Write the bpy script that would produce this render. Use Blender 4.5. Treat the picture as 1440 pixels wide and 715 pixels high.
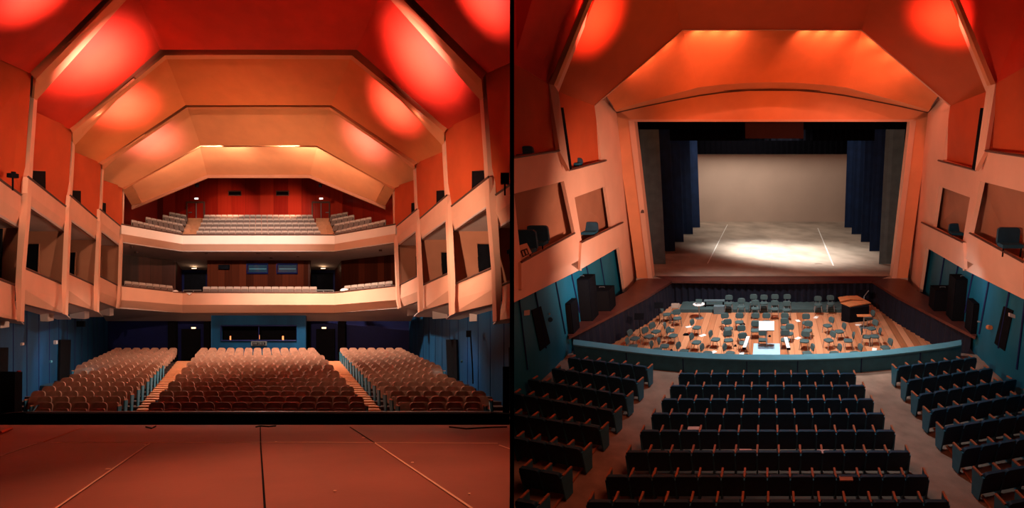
import bpy, bmesh, math, random
from mathutils import Vector, Matrix
random.seed(7)
for o in list(bpy.data.objects): bpy.data.objects.remove(o)
SC = bpy.context.scene
COL = SC.collection
PI = math.pi
F = 720.0                      # focal length in pixels of the 1440 x 715 frame

# ------------------------------------------------------------------ camera, world, exposure
cam = bpy.data.cameras.new('camera'); cam.lens = 18.0; cam.sensor_width = 36.0
cam.clip_end = 300
camo = bpy.data.objects.new('camera', cam); COL.objects.link(camo)
camo.rotation_euler = (PI/2, 0, 0); SC.camera = camo
W = bpy.data.worlds.new('world'); SC.world = W; W.use_nodes = True
W.node_tree.nodes['Background'].inputs[0].default_value = (0.06, 0.03, 0.03, 1)
W.node_tree.nodes['Background'].inputs[1].default_value = 0.15
SC.view_settings.view_transform = 'Standard'; SC.view_settings.look = 'None'
SC.view_settings.exposure = 0.0; SC.view_settings.gamma = 1.0
SC.view_settings.use_curve_mapping = False

# ------------------------------------------------------------------ the two halls: each has its own axis and rake
class Hall:
    """u across, v along the hall's axis, w up from the eye; the axis runs oblique to the cross walls"""
    def __init__(s, cx, tilt, side):
        s.cx = cx; s.k = (cx-720)/F; s.t = tilt; s.c = math.cos(tilt); s.s = math.sin(tilt); s.side = side
    def G(s, u, v, w):
        Y = v*s.c + w*s.s; z = -v*s.s + w*s.c
        return Vector((u + s.k*Y, Y, z))
    def P(s, px, py, Y):
        return Vector(((px-720)/F*Y, Y, (357.5-py)/F*Y))
    def V(s, px, py, v):
        r = (357.5-py)/F
        return s.P(px, py, v/(s.c - r*s.s))
    def Fl(s, px, py, w):
        r = (357.5-py)/F
        return s.P(px, py, w/(r*s.c + s.s))
    def uvw(s, p):
        return (p.x - s.k*p.y, p.y*s.c - p.z*s.s, p.y*s.s + p.z*s.c)
L = Hall(363.5, math.atan(160.5/F), -1)
R = Hall(1086.0, -math.atan(179.5/F), 1)

# ------------------------------------------------------------------ lamps
def lamp(kind, name, loc, target, color, energy, size=0.05, angle=60, blend=1.0, sy=None):
    l = bpy.data.lights.new(name, kind); l.color = color; l.energy = energy
    if kind == 'AREA':
        l.size = size
        if sy: l.shape = 'RECTANGLE'; l.size_y = sy
    else:
        l.shadow_soft_size = size
    if kind == 'SPOT': l.spot_size = math.radians(angle); l.spot_blend = blend
    o = bpy.data.objects.new(name, l); COL.objects.link(o); o.location = loc
    if target is not None:
        o.rotation_euler = (Vector(target)-Vector(loc)).to_track_quat('-Z', 'Y').to_euler()
    return o
RED = (1.0, 0.13, 0.05); WARM = (1.0, 0.62, 0.42); ORG = (1.0, 0.34, 0.14); COOL = (0.75, 0.88, 1.0)
KL = 1.0
def mir(m, x): return x if m == 0 else 727-x
# left hall: lamps behind each rib wash the ceiling facets; each stands off its facet along the facet's own normal
def facet_lamp(H, c, n3, dist, color, energy, angle=75, size=.03, off=(0, 0, 0)):
    a_, b_, d_ = n3; n = (b_-a_).cross(d_-a_).normalized()
    if n.dot(c) > 0: n = -n
    c = c*(n.dot(a_)/n.dot(c))            # onto the facet
    return lamp('SPOT', 'rib_lamp', c+n*dist+Vector(off), c, color, energy, size, angle, 1.0)
HOT = (1.0, .36, .36)
for m in (0, 1):
    def q(x, y, Y): return L.P(mir(m, x), y, Y)
    facet_lamp(L, q(132, 80, 21.0), (q(98, 182, 22.65), q(225, 70, 22.65), q(190, -14, 19.5)), 2.1, HOT, 2700, 108)
    facet_lamp(L, q(170, 148, 25.2), (q(139, 230, 27), q(261, 148, 27), q(226, 62, 23.7)), 1.8, (1, .17, .22), 950, 100)
    facet_lamp(L, q(212, 196, 29.6), (q(173, 265, 31), q(282, 205, 31), q(256, 131, 28)), 1.8, (1, .32, .40), 360, 108)
    facet_lamp(L, q(48, -8, 16.4), (q(42, 103, 18.3), q(178, -34, 18.3), q(140, -150, 14.5)), 1.6, HOT, 900, 96)
    lamp('POINT', 'strip_lamp', q(122, 88, 18.95), None, (1, .42, .3), 4, .02)  # point light added to brighten the rib strip, no fixture there
    lamp('POINT', 'strip_lamp', q(145, 166, 23.15), None, (1, .42, .3), 9, .02)  # same kind of added fill for the next strip back
    for x, y in ((262, 214), (240, 226), (218, 238)):
        lamp('SPOT', 'cove_lamp', q(x, y-4, 31.6), q(x-1, y+14, 33.4), (1, .60, .44), 150, .05, 150, 1)
lamp('AREA', 'cove_lamp', L.P(308, 201.5, 31.5), L.P(308, 222, 33.4), (1, .68, .52), 210, 2.2, sy=0.06)
lamp('AREA', 'cove_lamp', L.P(415, 201.5, 31.5), L.P(415, 222, 33.4), (1, .68, .52), 210, 2.2, sy=0.06)
# stage rig washes the balcony fronts and stalls
lamp('SPOT', 'rig_lamp', L.G(-4, 5, 8.5), L.G(0, 34, 6.0), WARM, 14500, 0.3, 50, 0.9)
lamp('SPOT', 'rig_lamp', L.G(4, 5, 8.5), L.G(0, 34, 6.0), WARM, 14500, 0.3, 50, 0.9)
lamp('SPOT', 'rig_lamp', L.G(0, 5, 8.5), L.G(-.5, 35, 8.6), (1, .88, .80), 44000, 0.3, 19, 1.0)
lamp('AREA', 'ceiling_wash_lamp', L.G(0, 25, 7), L.G(0, 29, 14), (1, .55, .28), 200, 4)  # fill added in mid-air to lift the rear ceiling
lamp('SPOT', 'house_lamp', L.G(.8, 27, 11.0), L.G(1.0, 28.5, 0), (1, .80, .64), 21000, .4, 112, 1.0)
lamp('SPOT', 'house_lamp', L.G(6.5, 20, 8), L.G(6.3, 20.5, -1), (1, .72, .52), 1700, .3, 90, 1.0)  # spot added to even out the darker right stalls block
lamp('SPOT', 'stage_lamp', L.G(.5, 7, 9), L.G(1.0, 8.2, -1.6), (1, .44, .28), 3600, .4, 54, 1.0)
lamp('AREA', 'ceiling_wash_lamp', L.G(0, 16, 8), L.G(0, 18.5, 14), (1, .3, .15), 35, 3)  # weak red fill added under the front ceiling
for m in (-1, 1):
    lamp('SPOT', 'wall_lamp', L.G(m*7.6, 23, .6), L.G(m*9.6, 24, -.3), (.35, .8, 1), 75, .1, 125, 1)  # cool fill added to bring out the blue side wall
    lamp('SPOT', 'box_front_lamp', L.G(-m*4.5, 9, 2.5), L.G(m*8.3, 21.5, 5.6), WARM, 10500, .3, 46, 1.0)  # spot added to brighten the box parapets across the hall
    lamp('SPOT', 'wood_wall_lamp', L.G(m*2.2, 36.5, 12.2), L.G(m*2.5, 42, 12.2), (1, .5, .3), 700, 0.1, 80, 1)
# right hall
def mr(m, x): return x if m == 0 else 2172-x
DEEP = (1, .2, .04)
for m in (0, 1):
    def q(x, y, Y): return R.P(mr(m, x), y, Y)
    facet_lamp(R, q(838, 26, 20.9), (q(836, 149, 22.7), q(960, 42, 22.7), q(930, -60, 19.4)), 1.7, (1, .12, .08), 1000, 98)
    for x, y in ((940, 56), (915, 78), (893, 97)):
        lamp('SPOT', 'cove_lamp', q(x-1, y-3, 22.95), q(x+5, y+22, 24.1), (1, .30, .19), 125, .05, 140, 1.0)
    for x in (985, 1010, 1035):
        lamp('SPOT', 'cove_lamp', q(x, 40.5, 22.95), q(x+1, 68, 24.1), (1, .30, .19), 125, .05, 140, 1.0)
    facet_lamp(R, q(738, -8, 16.5), (q(772, 118, 18.6), q(822, 0, 18.6), q(790, -90, 15)), 1.6, (1, .1, .06), 50, 140)
lamp('SPOT', 'stage_top_lamp', R.G(-1.0, 33, 1.5), R.G(.2, 33.5, -8.2), (1, .95, .92), 9500, 0.5, 52, 1.0)
lamp('SPOT', 'stage_top_lamp', R.G(1.0, 34, 1.5), R.G(.4, 35, -8.2), (1, .93, .86), 8000, 0.5, 76, 1.0)
lamp('AREA', 'stage_wash_lamp', R.G(0, 38, 0.5), R.G(0, 44, -5), (1, .84, .72), 720, 5)
lamp('SPOT', 'pit_lamp', R.G(0, 21, 3), R.G(0, 22.4, -9.6), (1, .96, .93), 11000, 0.4, 64, 1.0)
for m in (-1, 1):
    lamp('SPOT', 'wall_wash_lamp', R.G(m*-3, 13, -2.5), R.G(m*8.2, 23, -4.5), (1, .58, .42), 5600, .4, 64, 1.0)  # fill added to brighten the peach side walls
    lamp('SPOT', 'ceiling_wash_lamp', R.G(m*1.5, 18, .5), R.G(m*2.4, 27, 1.0), DEEP, 1150, .4, 50, 1.0)  # orange fill added to redden the wall above the stage opening
    lamp('AREA', 'gangway_lamp', R.G(m*6.4, 19.5, -6.0), R.G(m*9, 21, -7.2), (.55, .85, 1), 18, .5)  # cool fill added for the teal boards by the gangway
lamp('AREA', 'ceiling_wash_lamp', R.G(0, 17.5, 1.5), R.G(0, 20.5, 6), (1, .35, .1), 110, 3)  # orange fill added under the big ceiling fold
lamp('AREA', 'house_lamp', R.G(0, 10, 0), R.G(0, 13, -8.5), (1, .26, .13), 270, 4)  # red fill added in place of light bounced off the ceiling
lamp('SPOT', 'front_row_lamp', R.G(0, 17.5, 2.5), R.G(0, 17.8, -9), (.85, .95, 1), 3300, .3, 84, 1.0)  # white fill added over the front rows, for spill from the pit

# ------------------------------------------------------------------ materials
def nt(name):
    m = bpy.data.materials.new(name); m.use_nodes = True
    return m, m.node_tree.nodes, m.node_tree.links, m.node_tree.nodes['Principled BSDF']
def mat(name, col, rough=0.7, var=0.12, scale=3.0, metal=0.0, bump=0.0, spec=0.3, stretch=(1, 1, 1)):
    m, N, K, B = nt(name)
    tc = N.new('ShaderNodeTexCoord'); mp = N.new('ShaderNodeMapping'); mp.inputs['Scale'].default_value = stretch
    K.new(tc.outputs['Object'], mp.inputs[0])
    n = N.new('ShaderNodeTexNoise'); n.inputs['Scale'].default_value = scale; n.inputs['Detail'].default_value = 6
    K.new(mp.outputs[0], n.inputs[0])
    r = N.new('ShaderNodeValToRGB')
    r.color_ramp.elements[0].position = 0.3; r.color_ramp.elements[1].position = 0.7
    r.color_ramp.elements[0].color = tuple(c*(1-var) for c in col)+(1,)
    r.color_ramp.elements[1].color = tuple(min(1, c*(1+var)) for c in col)+(1,)
    K.new(n.outputs[0], r.inputs[0]); K.new(r.outputs[0], B.inputs['Base Color'])
    B.inputs['Roughness'].default_value = rough; B.inputs['Metallic'].default_value = metal
    B.inputs['Specular IOR Level'].default_value = spec
    if bump:
        n2 = N.new('ShaderNodeTexNoise'); n2.inputs['Scale'].default_value = scale*25
        K.new(mp.outputs[0], n2.inputs[0])
        b = N.new('ShaderNodeBump'); b.inputs['Strength'].default_value = bump; b.inputs['Distance'].default_value = 0.02
        K.new(n2.outputs[0], b.inputs['Height']); K.new(b.outputs[0], B.inputs['Normal'])
    return m
def planks(name, cols, hall, width, rough=0.5, dirx=1.0, diry=None, gap=0.03, grain=(6, 0.6, 0.6)):
    """boards across the hall: the board index comes from x - k*y, the tone from a hash of it"""
    m, N, K, B = nt(name)
    g = N.new('ShaderNodeNewGeometry'); s = N.new('ShaderNodeSeparateXYZ'); K.new(g.outputs['Position'], s.inputs[0])
    def mth(op, a, b=None):
        n = N.new('ShaderNodeMath'); n.operation = op
        for i, x in enumerate((a, b)):
            if x is None: continue
            if isinstance(x, (int, float)): n.inputs[i].default_value = x
            else: K.new(x, n.inputs[i])
        return n.outputs[0]
    ky = diry if diry is not None else -hall.k
    c = mth('DIVIDE', mth('ADD', mth('MULTIPLY', s.outputs[0], dirx), mth('MULTIPLY', s.outputs[1], ky)), width)
    idx = mth('FLOOR', c); fr = mth('FRACT', c)
    wn = N.new('ShaderNodeTexWhiteNoise'); wn.noise_dimensions = '1D'; K.new(idx, wn.inputs['W'])
    cb = N.new('ShaderNodeCombineXYZ'); K.new(mth('MULTIPLY', c, grain[0]), cb.inputs[0])
    K.new(mth('MULTIPLY', s.outputs[1], grain[1]), cb.inputs[1]); K.new(mth('MULTIPLY', s.outputs[2], grain[2]), cb.inputs[2])
    n = N.new('ShaderNodeTexNoise'); n.inputs['Scale'].default_value = 1.0; n.inputs['Detail'].default_value = 5; K.new(cb.outputs[0], n.inputs[0])
    mix = mth('ADD', mth('MULTIPLY', wn.outputs['Value'], 0.55), mth('MULTIPLY', n.outputs[0], 0.45))
    r = N.new('ShaderNodeValToRGB'); e = r.color_ramp.elements
    e[0].position = 0.15; e[1].position = 0.85; e[0].color = tuple(cols[0])+(1,); e[1].color = tuple(cols[1])+(1,)
    K.new(mix, r.inputs[0])
    dk = mth('GREATER_THAN', fr, gap)
    dk2 = mth('ADD', mth('MULTIPLY', dk, 0.6), 0.4)
    mx = N.new('ShaderNodeMix'); mx.data_type = 'RGBA'; mx.blend_type = 'MULTIPLY'; mx.inputs[0].default_value = 1
    K.new(r.outputs[0], mx.inputs[6]); K.new(dk2, mx.inputs[7]); K.new(mx.outputs[2], B.inputs['Base Color'])
    B.inputs['Roughness'].default_value = rough; B.inputs['Specular IOR Level'].default_value = 0.12
    return m
def emit(name, col, s):
    m, N, K, B = nt(name); B.inputs['Base Color'].default_value = col+(1,)
    B.inputs['Emission Color'].default_value = col+(1,); B.inputs['Emission Strength'].default_value = s
    return m
MT = dict(
    ceil_red=mat('red ceiling plaster', (.60, .035, .012), .75, .08, 1.2, bump=.15),  # same ceiling paint throughout; the red light is put into its colour
    ceil_rust=mat('rust red ceiling plaster', (.50, .085, .025), .75, .06, 1.2, bump=.12),  # ceiling paint with the rusty light of the big fold put in
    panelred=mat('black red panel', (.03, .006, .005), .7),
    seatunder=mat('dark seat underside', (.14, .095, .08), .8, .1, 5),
    ceil_org=mat('orange ceiling plaster', (.72, .20, .06), .75, .06, 1.2, bump=.12),  # ceiling paint with orange light painted into its tone
    ceil_pale=mat('pale orange ceiling plaster', (.78, .33, .15), .75, .05, 1.2, bump=.1),  # ceiling paint with the paler, warmer light painted in
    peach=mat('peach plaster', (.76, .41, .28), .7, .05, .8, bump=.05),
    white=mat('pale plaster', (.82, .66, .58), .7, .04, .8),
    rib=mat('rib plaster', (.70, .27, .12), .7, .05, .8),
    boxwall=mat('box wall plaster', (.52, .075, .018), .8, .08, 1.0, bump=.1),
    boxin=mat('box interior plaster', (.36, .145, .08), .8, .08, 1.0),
    soffit=mat('grey soffit', (.52, .42, .39), .8, .06, 1.0),
    cap=mat('dark ledge cap', (.09, .04, .03), .5, .1, 4),
    black=mat('black paint', (.004, .004, .006), .9, .3, 4, spec=.08),
    void=mat('black velvet', (.002, .002, .003), 1.0, .1, 4, spec=0),
    blue=mat('blue wall boards', (.002, .05, .13), .6, .3, 1.2, bump=.2, stretch=(1, 1, .25)),
    bluedark=mat('dark blue wall', (.003, .006, .06), .7, .2, 1.2),
    teal=mat('teal wall boards', (.003, .12, .20), .6, .15, 1.0, stretch=(1, 1, .3)),
    rail=mat('blue painted rail', (.07, .22, .28), .5, .1, 2),
    redwood=planks('red wood panelling', ((.20, .008, .004), (.40, .03, .012)), L, 1.15, .35, diry=0, gap=.02, grain=(8, .1, .3)),
    brownwood=planks('brown wood panelling', ((.03, .006, .003), (.11, .022, .009)), L, .55, .4, diry=0, gap=.03, grain=(8, .1, .3)),
    stageL=mat('red brown stage floor', (.27, .083, .048), .55, .18, .5, bump=.1),
    stageR=mat('grey beige stage floor', (.42, .34, .27), .6, .3, .6, bump=.1),
    stair=mat('stair wood', (.46, .20, .10), .5, .1, 4),
    carpet=mat('brown carpet', (.25, .165, .12), .95, .2, 2, bump=.2),
    stallfloor=mat('dark stalls floor', (.05, .025, .02), .9, .2, 2),
    seatbrown=mat('brown seat fabric', (.26, .12, .075), .9, .2, 5, bump=.2),
    seatpale=mat('grey beige seat fabric', (.38, .29, .24), .9, .1, 5),
    seatblue=mat('blue seat fabric', (.012, .075, .13), .85, .2, 5),
    seatshell=mat('dark blue seat shell', (.005, .042, .08), .55, .15, 5),
    panelblue=mat('blue end panel', (.02, .12, .18), .5, .12, 4),
    armwood=mat('wooden armrest', (.32, .11, .05), .5, .1, 8),
    chair=mat('grey chair fabric', (.045, .078, .08), .8, .1, 5),
    steel=mat('grey steel', (.35, .37, .38), .35, .05, 5, metal=.7),
    pitwood=planks('pit floor boards', ((.30, .10, .04), (.60, .27, .14)), R, .32, .35, gap=.05, grain=(5, .5, .5)),
    apron=mat('dark brown boards', (.09, .025, .018), .35, .2, 2),
    cyc=mat('beige back wall', (.52, .40, .32), .9, .05, .5),
    drape=mat('dark blue drape', (.006, .022, .075), .9, .2, 2),
    drapegrey=mat('grey blue drape', (.10, .15, .17), .9, .15, 2),
    pitdrape=mat('blue black pit drape', (.006, .007, .018), .9, .2, 2),
    orangewall=mat('orange plaster', (.78, .30, .14), .75, .06, 1.0, bump=.05),
    whitepaint=mat('white paint', (.75, .74, .72), .5, .05, 5),
    lightblue=mat('light blue felt', (.30, .48, .60), .7, .06, 5),
    lidwood=mat('orange wood', (.55, .19, .07), .35, .12, 4, stretch=(1, 4, 1)),
    tape=mat('pale tape', (.75, .42, .26), .6, .05, 5),
    paper=mat('white paper', (.8, .78, .74), .7, .03, 5),
    glass=mat('dark blue glass', (.015, .04, .07), .08, .1, 2, spec=.8),
    grille=mat('speaker grille', (.007, .006, .007), .8, .3, 30, spec=.1),
    sign=emit('exit sign light', (1, .62, .35), 3.0),
    whitesign=emit('white sign light', (1, .8, .75), 2.2),
    down=emit('downlight glass', (1, .7, .4), 5.0),
    amber=emit('small amber lamp', (1, .35, .12), .8),
    cove=emit('cove tube', (1, .72, .5), 6.0),
)

# ------------------------------------------------------------------ mesh helpers
class M:
    def __init__(s): s.v = []; s.f = []
    def add(s, vs, fs):
        n = len(s.v); s.v += [Vector(a) for a in vs]; s.f += [tuple(i+n for i in f) for f in fs]; return s
    def slab(s, pts, th=0.15, away=True, vec=None):
        """polygon with real thickness, thickened on the side turned from the hall"""
        pts = [Vector(p) for p in pts]; n = len(pts)
        nm = Vector((0, 0, 0))
        for i in range(n): nm += pts[i].cross(pts[(i+1) % n])
        nm.normalize(); c = sum(pts, Vector())/n
        if nm.dot(c) < 0: nm = -nm
        d = vec if vec is not None else nm*th*(1 if away else -1)
        fs = [tuple(range(n)), tuple(range(2*n-1, n-1, -1))]
        for i in range(n): j = (i+1) % n; fs.append((i, i+n, j+n, j))
        return s.add(pts+[p+d for p in pts], fs)
    def hexa(s, c8):
        return s.add(c8, [(0, 3, 2, 1), (4, 5, 6, 7), (0, 1, 5, 4), (1, 2, 6, 5), (2, 3, 7, 6), (3, 0, 4, 7)])
    def box(s, fn, a0, a1, b0, b1, c0, c1):
        return s.hexa([fn(a0, b0, c0), fn(a1, b0, c0), fn(a1, b1, c0), fn(a0, b1, c0), fn(a0, b0, c1), fn(a1, b0, c1), fn(a1, b1, c1), fn(a0, b1, c1)])
    def tube(s, pts, r, n=6):
        pts = [Vector(p) for p in pts]; vs = []; fs = []
        for i, p in enumerate(pts):
            d = (pts[min(i+1, len(pts)-1)]-pts[max(i-1, 0)]).normalized()
            a = d.orthogonal().normalized() if abs(d.z) > .95 else d.cross(Vector((0, 0, 1))).normalized()
            b = d.cross(a)
            for j in range(n):
                t = 2*PI*j/n; vs.append(p + a*math.cos(t)*r + b*math.sin(t)*r)
        for i in range(len(pts)-1):
            for j in range(n): fs.append((i*n+j, i*n+(j+1) % n, (i+1)*n+(j+1) % n, (i+1)*n+j))
        fs.append(tuple(range(n-1, -1, -1))); fs.append(tuple((len(pts)-1)*n+j for j in range(n)))
        return s.add(vs, fs)
    def disc(s, fn, r, h, n=16, c=(0, 0, 0), r2=None):
        r2 = r if r2 is None else r2
        vs = [fn(c[0]+math.cos(2*PI*i/n)*r, c[1]+math.sin(2*PI*i/n)*r, c[2]) for i in range(n)]
        vs += [fn(c[0]+math.cos(2*PI*i/n)*r2, c[1]+math.sin(2*PI*i/n)*r2, c[2]+h) for i in range(n)]
        fs = [tuple(range(n-1, -1, -1)), tuple(range(n, 2*n))]+[(i, (i+1) % n, (i+1) % n+n, i+n) for i in range(n)]
        return s.add(vs, fs)
    def profile(s, fn, prof, b0, b1):
        """closed profile in (a, c) extruded along b"""
        n = len(prof)
        vs = [fn(a, b0(a, c) if callable(b0) else b0, c) for a, c in prof]+[fn(a, b1(a, c) if callable(b1) else b1, c) for a, c in prof]
        fs = [tuple(range(n)), tuple(range(2*n-1, n-1, -1))]+[(i, i+n, (i+1) % n+n, (i+1) % n) for i in range(n)]
        return s.add(vs, fs)
    def mesh(s, name, material, clip=0, smooth=False, org=None):
        me = bpy.data.meshes.new(name)
        o = org or Vector((0, 0, 0))
        me.from_pydata([tuple(v-o) for v in s.v], [], s.f)
        bm = bmesh.new(); bm.from_mesh(me)
        if clip:
            x = -0.03 if clip < 0 else 0.03
            bmesh.ops.bisect_plane(bm, geom=bm.verts[:]+bm.edges[:]+bm.faces[:], plane_co=(x-o.x, 0, 0), plane_no=(-clip, 0, 0), clear_outer=True)
        bmesh.ops.recalc_face_normals(bm, faces=bm.faces)
        bm.to_mesh(me); bm.free()
        if smooth:
            for p in me.polygons: p.use_smooth = True
        me.materials.append(material)
        return me
def rnd(w, h0, h1, r, n=4):
    """rounded-top profile"""
    pr = [(-w/2, h0+r*.4), (-w/2+r*.4, h0), (w/2-r*.4, h0), (w/2, h0+r*.4)]
    for i in range(n+1): t = PI/2*i/n; pr.append((w/2-r+math.cos(t)*r, h1-r+math.sin(t)*r))
    for i in range(n+1): t = PI/2+PI/2*i/n; pr.append((-w/2+r+math.cos(t)*r, h1-r+math.sin(t)*r))
    return pr
def link(name, me, parent=None, loc=None):
    o = bpy.data.objects.new(name, me); COL.objects.link(o)
    if parent: o.parent = parent
    if loc is not None: o.location = loc
    return o
def struct(name, mb, m, clip=0):
    o = link(name, mb.mesh(name, MT[m], clip)); o['kind'] = 'structure'
    return o
def tag(o, label, cat, group=None, kind=None):
    o['label'] = label; o['category'] = cat
    if group: o['group'] = group
    if kind: o['kind'] = kind
    return o
def root(name, loc, label, cat, group=None):
    o = bpy.data.objects.new(name, None); COL.objects.link(o); o.location = loc; o.empty_display_size = .2
    return tag(o, label, cat, group)
def part(name, mb, m, r, clip=0, label=None):
    """world-coordinate mesh as a child of r"""
    o = link(name, mb.mesh(name, MT[m], clip, org=Vector(r.location)), r)
    if label: o['label'] = label
    return o
def single(name, mb, m, label, cat, group=None, clip=0, kind=None):
    c = sum(mb.v, Vector())/len(mb.v); zmin = min(v.z for v in mb.v); c.z = zmin
    o = link(name, mb.mesh(name, MT[m], clip, org=c), None, c)
    return tag(o, label, cat, group, kind)
def ltag(mb): return mb
ORD = ['first', 'second', 'third', 'fourth', 'fifth', 'sixth', 'seventh', 'eighth', 'ninth', 'tenth', 'eleventh', 'twelfth',
       'thirteenth', 'fourteenth', 'fifteenth', 'sixteenth', 'seventeenth', 'eighteenth', 'nineteenth', 'twentieth']

# ================================================================== ADDED BLACK DIVIDER BETWEEN THE TWO VIEWS, ALSO STOPS LIGHT
b = M(); b.hexa([Vector(p) for p in [(-.0167, 4, -30), (.0167, 4, -30), (.0167, 52, -30), (-.0167, 52, -30), (-.0167, 4, 30), (.0167, 4, 30), (.0167, 52, 30), (-.0167, 52, 30)]])
struct('wall_middle', b, 'void')

# ================================================================== LEFT HALL : STRUCTURE
YP = [14.0, 18.3, 22.6, 27.0, 31.0]
CL = -1
# stage floor
wS = -1.6
b = M(); b.slab([L.Fl(-60, 598, wS), L.Fl(790, 598, wS), L.Fl(900, 760, wS), L.Fl(-160, 760, wS)], .3)
struct('floor', b, 'stageL', CL)
# ceiling facets, built bay by bay, sloping down towards each rib
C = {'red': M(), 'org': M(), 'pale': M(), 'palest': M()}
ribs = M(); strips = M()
def pl(b, pts, m, th=.12): b.slab([L.P(mir(m, x), y, Y) for x, y, Y in pts], th)
def plane_slab(b, H, anchors, pts, th=.12):
    """outline seen at pts, lying in the plane through three anchor points"""
    A = [H.P(*a) for a in anchors]; n = (A[1]-A[0]).cross(A[2]-A[0]).normalized(); out = []
    for p in pts:
        r = H.P(p[0], p[1], 1.0); out.append(r*(n.dot(A[0])/n.dot(r)))
    b.slab(out, th); return out
for m in (0, 1):
    X = lambda *t: [(mir(m, p[0]),)+tuple(p[1:]) for p in t]
    plane_slab(C['red'], L, X((42, 103, 18.3), (178, -34, 18.3), (140, -150, 14.5)), X((-60, 57), (42, 103), (178, -34), (140, -150), (-60, -150)))
    plane_slab(C['red'], L, X((98, 182, 22.65), (225, 70, 22.65), (190, -14, 19.5)), X((46, 156), (98, 182), (225, 70), (190, -14), (47, 140)))
    plane_slab(C['org'], L, X((139, 230, 27.05), (261, 148, 27.05), (226, 62, 23.7)), X((101, 213), (139, 230), (261, 148), (226, 62), (103, 203)))
    plane_slab(C['pale'], L, X((173, 265, 31.05), (282, 205, 31.05), (256, 131, 28)), X((142, 253), (173, 265), (282, 205), (256, 131), (144, 234)))
    plane_slab(C['palest'], L, X((200, 285.5, 35), (291, 246, 35.5), (279, 198, 32.4)), X((183.5, 255), (279, 198), (291, 246), (200, 285.5)))
    plane_slab(C['palest'], L, X((172, 266, 31.4), (200, 285.5, 34.9), (185, 289, 34.5)), X((172, 266), (183.5, 257), (200, 285.5), (185, 289)))
    # ribs: front face
    def rib(pts, v, th):
        ribs.slab([L.V(mir(m, x), y, v) for x, y in pts], vec=(L.G(0, v+th, 0)-L.G(0, v, 0)))
    v = L.uvw(L.P(45, 105, 18.3))[1]; rib([(42, 102), (178, -34), (364, -34), (364, -24), (183, -24), (50, 112)], v, .35)
    v = L.uvw(L.P(100, 182, 22.6))[1]; rib([(98, 181), (224, 70), (364, 69.5), (364, 77.5), (232, 78), (102, 186)], v, .3)
    v = L.uvw(L.P(142, 228, 27))[1]; rib([(139, 229), (260, 148), (364, 147.5), (364, 150.5), (263, 151), (144, 232)], v, .25)
    v = L.uvw(L.P(172, 264, 31))[1]; rib([(172, 263), (281, 204.5), (364, 204.5), (364, 206), (282, 206.3), (175, 266)], v, .1)
    pl(strips, [(50, 112, 18.6), (183, -24, 18.6), (190, -14, 19.5), (47, 146, 19.5)], m, .08)
    pl(strips, [(102, 186, 22.9), (190, 112, 22.9), (195, 108, 23.7), (103, 207, 23.7)], m, .08)
    pl(strips, [(144, 232, 27.2), (205, 190, 27.2), (206, 186, 28), (144, 240, 28)], m, .08)
def ctr(b, x0, y0, Y0, x1, y1, Y1): b.slab([L.P(x0, y0, Y0), L.P(727-x0, y0, Y0), L.P(727-x1, y1, Y1), L.P(x1, y1, Y1)], .12)
ctr(strips, 183, -24, 18.6, 190, -14, 19.5)
ctr(C['red'], 190, -14, 19.5, 224.5, 70, 22.65)
ctr(C['org'], 226, 62, 23.7, 261, 148, 27.05)
ctr(C['pale'], 256, 131, 28, 282, 205, 31.05)
ctr(C['palest'], 279, 198, 32.4, 291, 246, 35.5)
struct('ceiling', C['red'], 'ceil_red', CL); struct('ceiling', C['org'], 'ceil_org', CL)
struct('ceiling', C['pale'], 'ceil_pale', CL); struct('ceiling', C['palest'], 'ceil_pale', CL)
struct('trim_1', ribs, 'rib', CL); struct('trim_2', strips, 'rib', CL)
# lower edge of the last ceiling fold
b = M()
for m in (0, 1):
    pl(b, [(291, 245.5, 35.5), (200, 285.5, 35), (185, 289, 34.6), (185, 294.5, 34.6), (291, 250.5, 35.5)], m, .06)
b.slab([L.P(291, 245.5, 35.5), L.P(436, 245.5, 35.5), L.P(436, 250.5, 35.5), L.P(291, 250.5, 35.5)], .06)
struct('trim_3', b, 'boxin', CL)
# side walls: parapets, panels, box interiors, piers
bays = [  # (x,y) left, (x,y) right for each line
 dict(T=((-60, 57), (42, 104)), L1=((-40, 224), (29.5, 274)), M1=((-40, 252), (29.5, 300)), B1=((-40, 283), (26, 322)), L2=((-40, 378), (21, 401)), M2=((-40, 419), (21, 428)), B2=((-40, 438.5), (27, 451))),
 dict(T=((46, 156), (99, 181)), L1=((40, 249), (92, 290)), M1=((38.5, 272), (92, 311)), B1=((37, 290), (90, 326.5)), L2=((31, 375.5), (87, 399.5)), M2=((31, 405), (88, 422)), B2=((28, 426), (91, 441.5))),
 dict(T=((102, 213), (140, 230)), L1=((99, 275), (136, 307)), M1=((97, 297), (136, 328)), B1=((97, 310.6), (135, 338.5)), L2=((93, 383), (132, 401)), M2=((93, 406), (133, 421)), B2=((90, 424), (136.5, 438))),
 dict(T=((142, 253), (170, 263)), L1=((141, 294.5), (169, 318)), M1=((140, 311), (168.5, 334)), B1=((139, 325), (167, 346.5)), L2=((137, 387), (166, 402)), M2=((137, 409), (167.5, 421.5)), B2=((135, 422.5), (166, 433.5))),
]
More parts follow.
